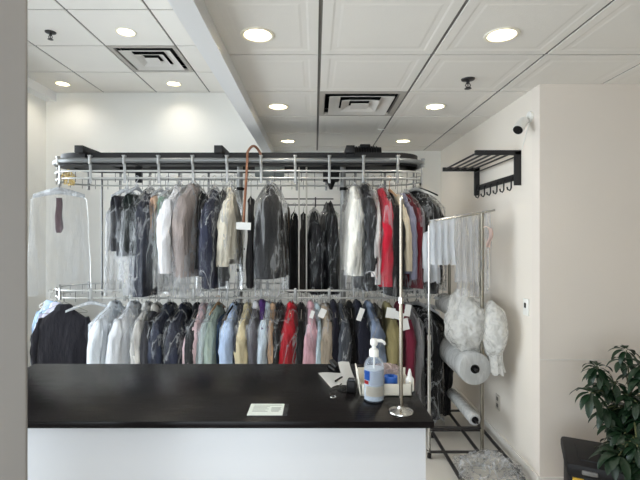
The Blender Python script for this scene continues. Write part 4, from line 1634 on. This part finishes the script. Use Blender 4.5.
def leaflet(bm, c, d, L, wd, droop):
    """lance-shaped leaflet growing from c in direction d and bending down"""
    up = Vector((0, 0, 1))
    side = d.cross(up)
    if side.length < 1e-3:
        side = Vector((1, 0, 0))
    side.normalize()
    pts = []
    p = c.copy()
    dd = d.copy()
    n = 8
    prev = None
    nor = side.cross(d).normalized()
    for k in range(n + 1):
        u = k / n
        hw = wd * (max(0.0, math.sin(PI * min(1, u * .93 + .05))) ** .75) * (1 - .25 * u)
        if k == n:
            hw = .0008
        if k == 0:
            hw = .002
        nn = side.cross(dd).normalized()
        row = [bm.verts.new(p - side * hw + nn * hw * .22), bm.verts.new(p), bm.verts.new(p + side * hw + nn * hw * .22)]
        if prev:
            bm.faces.new((prev[0], prev[1], row[1], row[0]))
            bm.faces.new((prev[1], prev[2], row[2], row[1]))
        prev = row
        p = p + dd * (L / n)
        dd = (dd + Vector((0, 0, -droop / n))).normalized()


def whorl(c, size, tilt, n=8):
    ax = Vector((rn.uniform(-.4, .4) + tilt[0], rn.uniform(-.5, .1) + tilt[1], 1)).normalized()
    q = ax.to_track_quat('Z', 'Y')
    a0 = rn.uniform(0, 6)
    for k in range(n):
        a = a0 + 2 * PI * k / n + rn.uniform(-.15, .15)
        d = q @ Vector((math.cos(a), math.sin(a), rn.uniform(-.35, .05)))
        d.normalize()
        leaflet(leafbm, c + d * .012, d, size * rn.uniform(.8, 1.1), size * .2, rn.uniform(1.2, 2.0))


spots = [(587, 367, 2.34, .115), (616, 360, 2.40, .125), (582, 393, 2.28, .15), (592, 385, 2.40, .13), (605, 383, 2.36, .13), (632, 377, 2.35, .14),
         (646, 388, 2.30, .15), (597, 408, 2.34, .14), (612, 405, 2.42, .14), (630, 408, 2.30, .15), (648, 420, 2.28, .15), (617, 424, 2.36, .15),
         (603, 425, 2.40, .14), (634, 428, 2.36, .15), (613, 455, 2.02, .15), (628, 440, 2.16, .15), (640, 455, 2.05, .15), (652, 445, 2.2, .15),
         (622, 415, 2.5, .14), (640, 400, 2.5, .14), (606, 443, 2.22, .13), (628, 462, 2.0, .13), (660, 400, 2.3, .15), (668, 425, 2.3, .15),
         (655, 365, 2.42, .13), (675, 380, 2.4, .14), (645, 470, 1.95, .14), (665, 460, 2.0, .15), (622, 395, 2.3, .12), (637, 420, 2.2, .14)]
spots += [(px + rn.uniform(-12, 16), py + rn.uniform(-14, 8), Y + rn.uniform(-.06, .05), q * rn.uniform(.85, 1.05)) for px, py, Y, q in spots if px > 600 or rn.random() < .5]
mains = []
for px, py, Y in ((612, 400, 2.40), (630, 395, 2.42), (655, 395, 2.38)):
    e = W(px, py, Y)
    pts = [base + Vector((rn.uniform(-.03, .03), rn.uniform(-.03, .03), 0))]
    for k in range(1, 7):
        u = k / 6
        b = base.lerp(e, u)
        b.x += .10 * math.sin(PI * u) * (1 - u * .3)
        pts.append(b)
    tube(stembm, pts, [.012 - .0012 * k for k in range(7)], 8)
    mains.append(pts)
for px, py, Y, s in spots:
    px, s = px + (10 if px < 610 else 6), s * .74
    c = W(px, py, Y)
    best = min((q for m_ in mains for q in m_[2:]), key=lambda q: (q - c).length + (0.4 if q.z > c.z else 0))
    mid = best.lerp(c, .55) + Vector((0, 0, .03))
    tube(stembm, [best, mid, c], [.005, .004, .0028], 6)
    whorl(c, s, (-.05, -.25), rn.choice((8, 9, 9, 10)))
for o in (obj('foliage', leafbm, M_LEAF, t, 60), obj('stems', stembm, M_STEM, t)):
    o.matrix_parent_inverse = Matrix.Translation((-2.13, -2.5, 0))

# ------------------------------------------------------------------ daylight and camera
w = bpy.data.worlds.new('daylight')
SC.world = w
w.use_nodes = True
bg = w.node_tree.nodes['Background']
bg.inputs['Color'].default_value = (.93, .935, 1.0, 1)
bg.inputs['Strength'].default_value = 2.6

cam = bpy.data.cameras.new('camera')
cam.sensor_fit = 'HORIZONTAL'
cam.sensor_width = 36.0
cam.lens = F / 640 * 36
cam.shift_x = (320 - CX) / 640
cam.shift_y = (CY - 240) / 640
cam.clip_start = .02
co = bpy.data.objects.new('camera', cam)
COL.objects.link(co)
co.location = (0, 0, EYE)
co.rotation_euler = (R(90), 0, 0)
SC.camera = co

SC.view_settings.view_transform = 'Standard'
SC.view_settings.look = 'None'
SC.view_settings.exposure = 1.55
SC.view_settings.gamma = 1.0
SC.view_settings.use_curve_mapping = False
cy = SC.cycles
cy.max_bounces = 10
cy.diffuse_bounces = 5
cy.glossy_bounces = 4
cy.transmission_bounces = 8
cy.transparent_max_bounces = 40
cy.caustics_reflective = False
cy.caustics_refractive = False
cy.sample_clamp_indirect = 6.0
cy.use_denoising = True
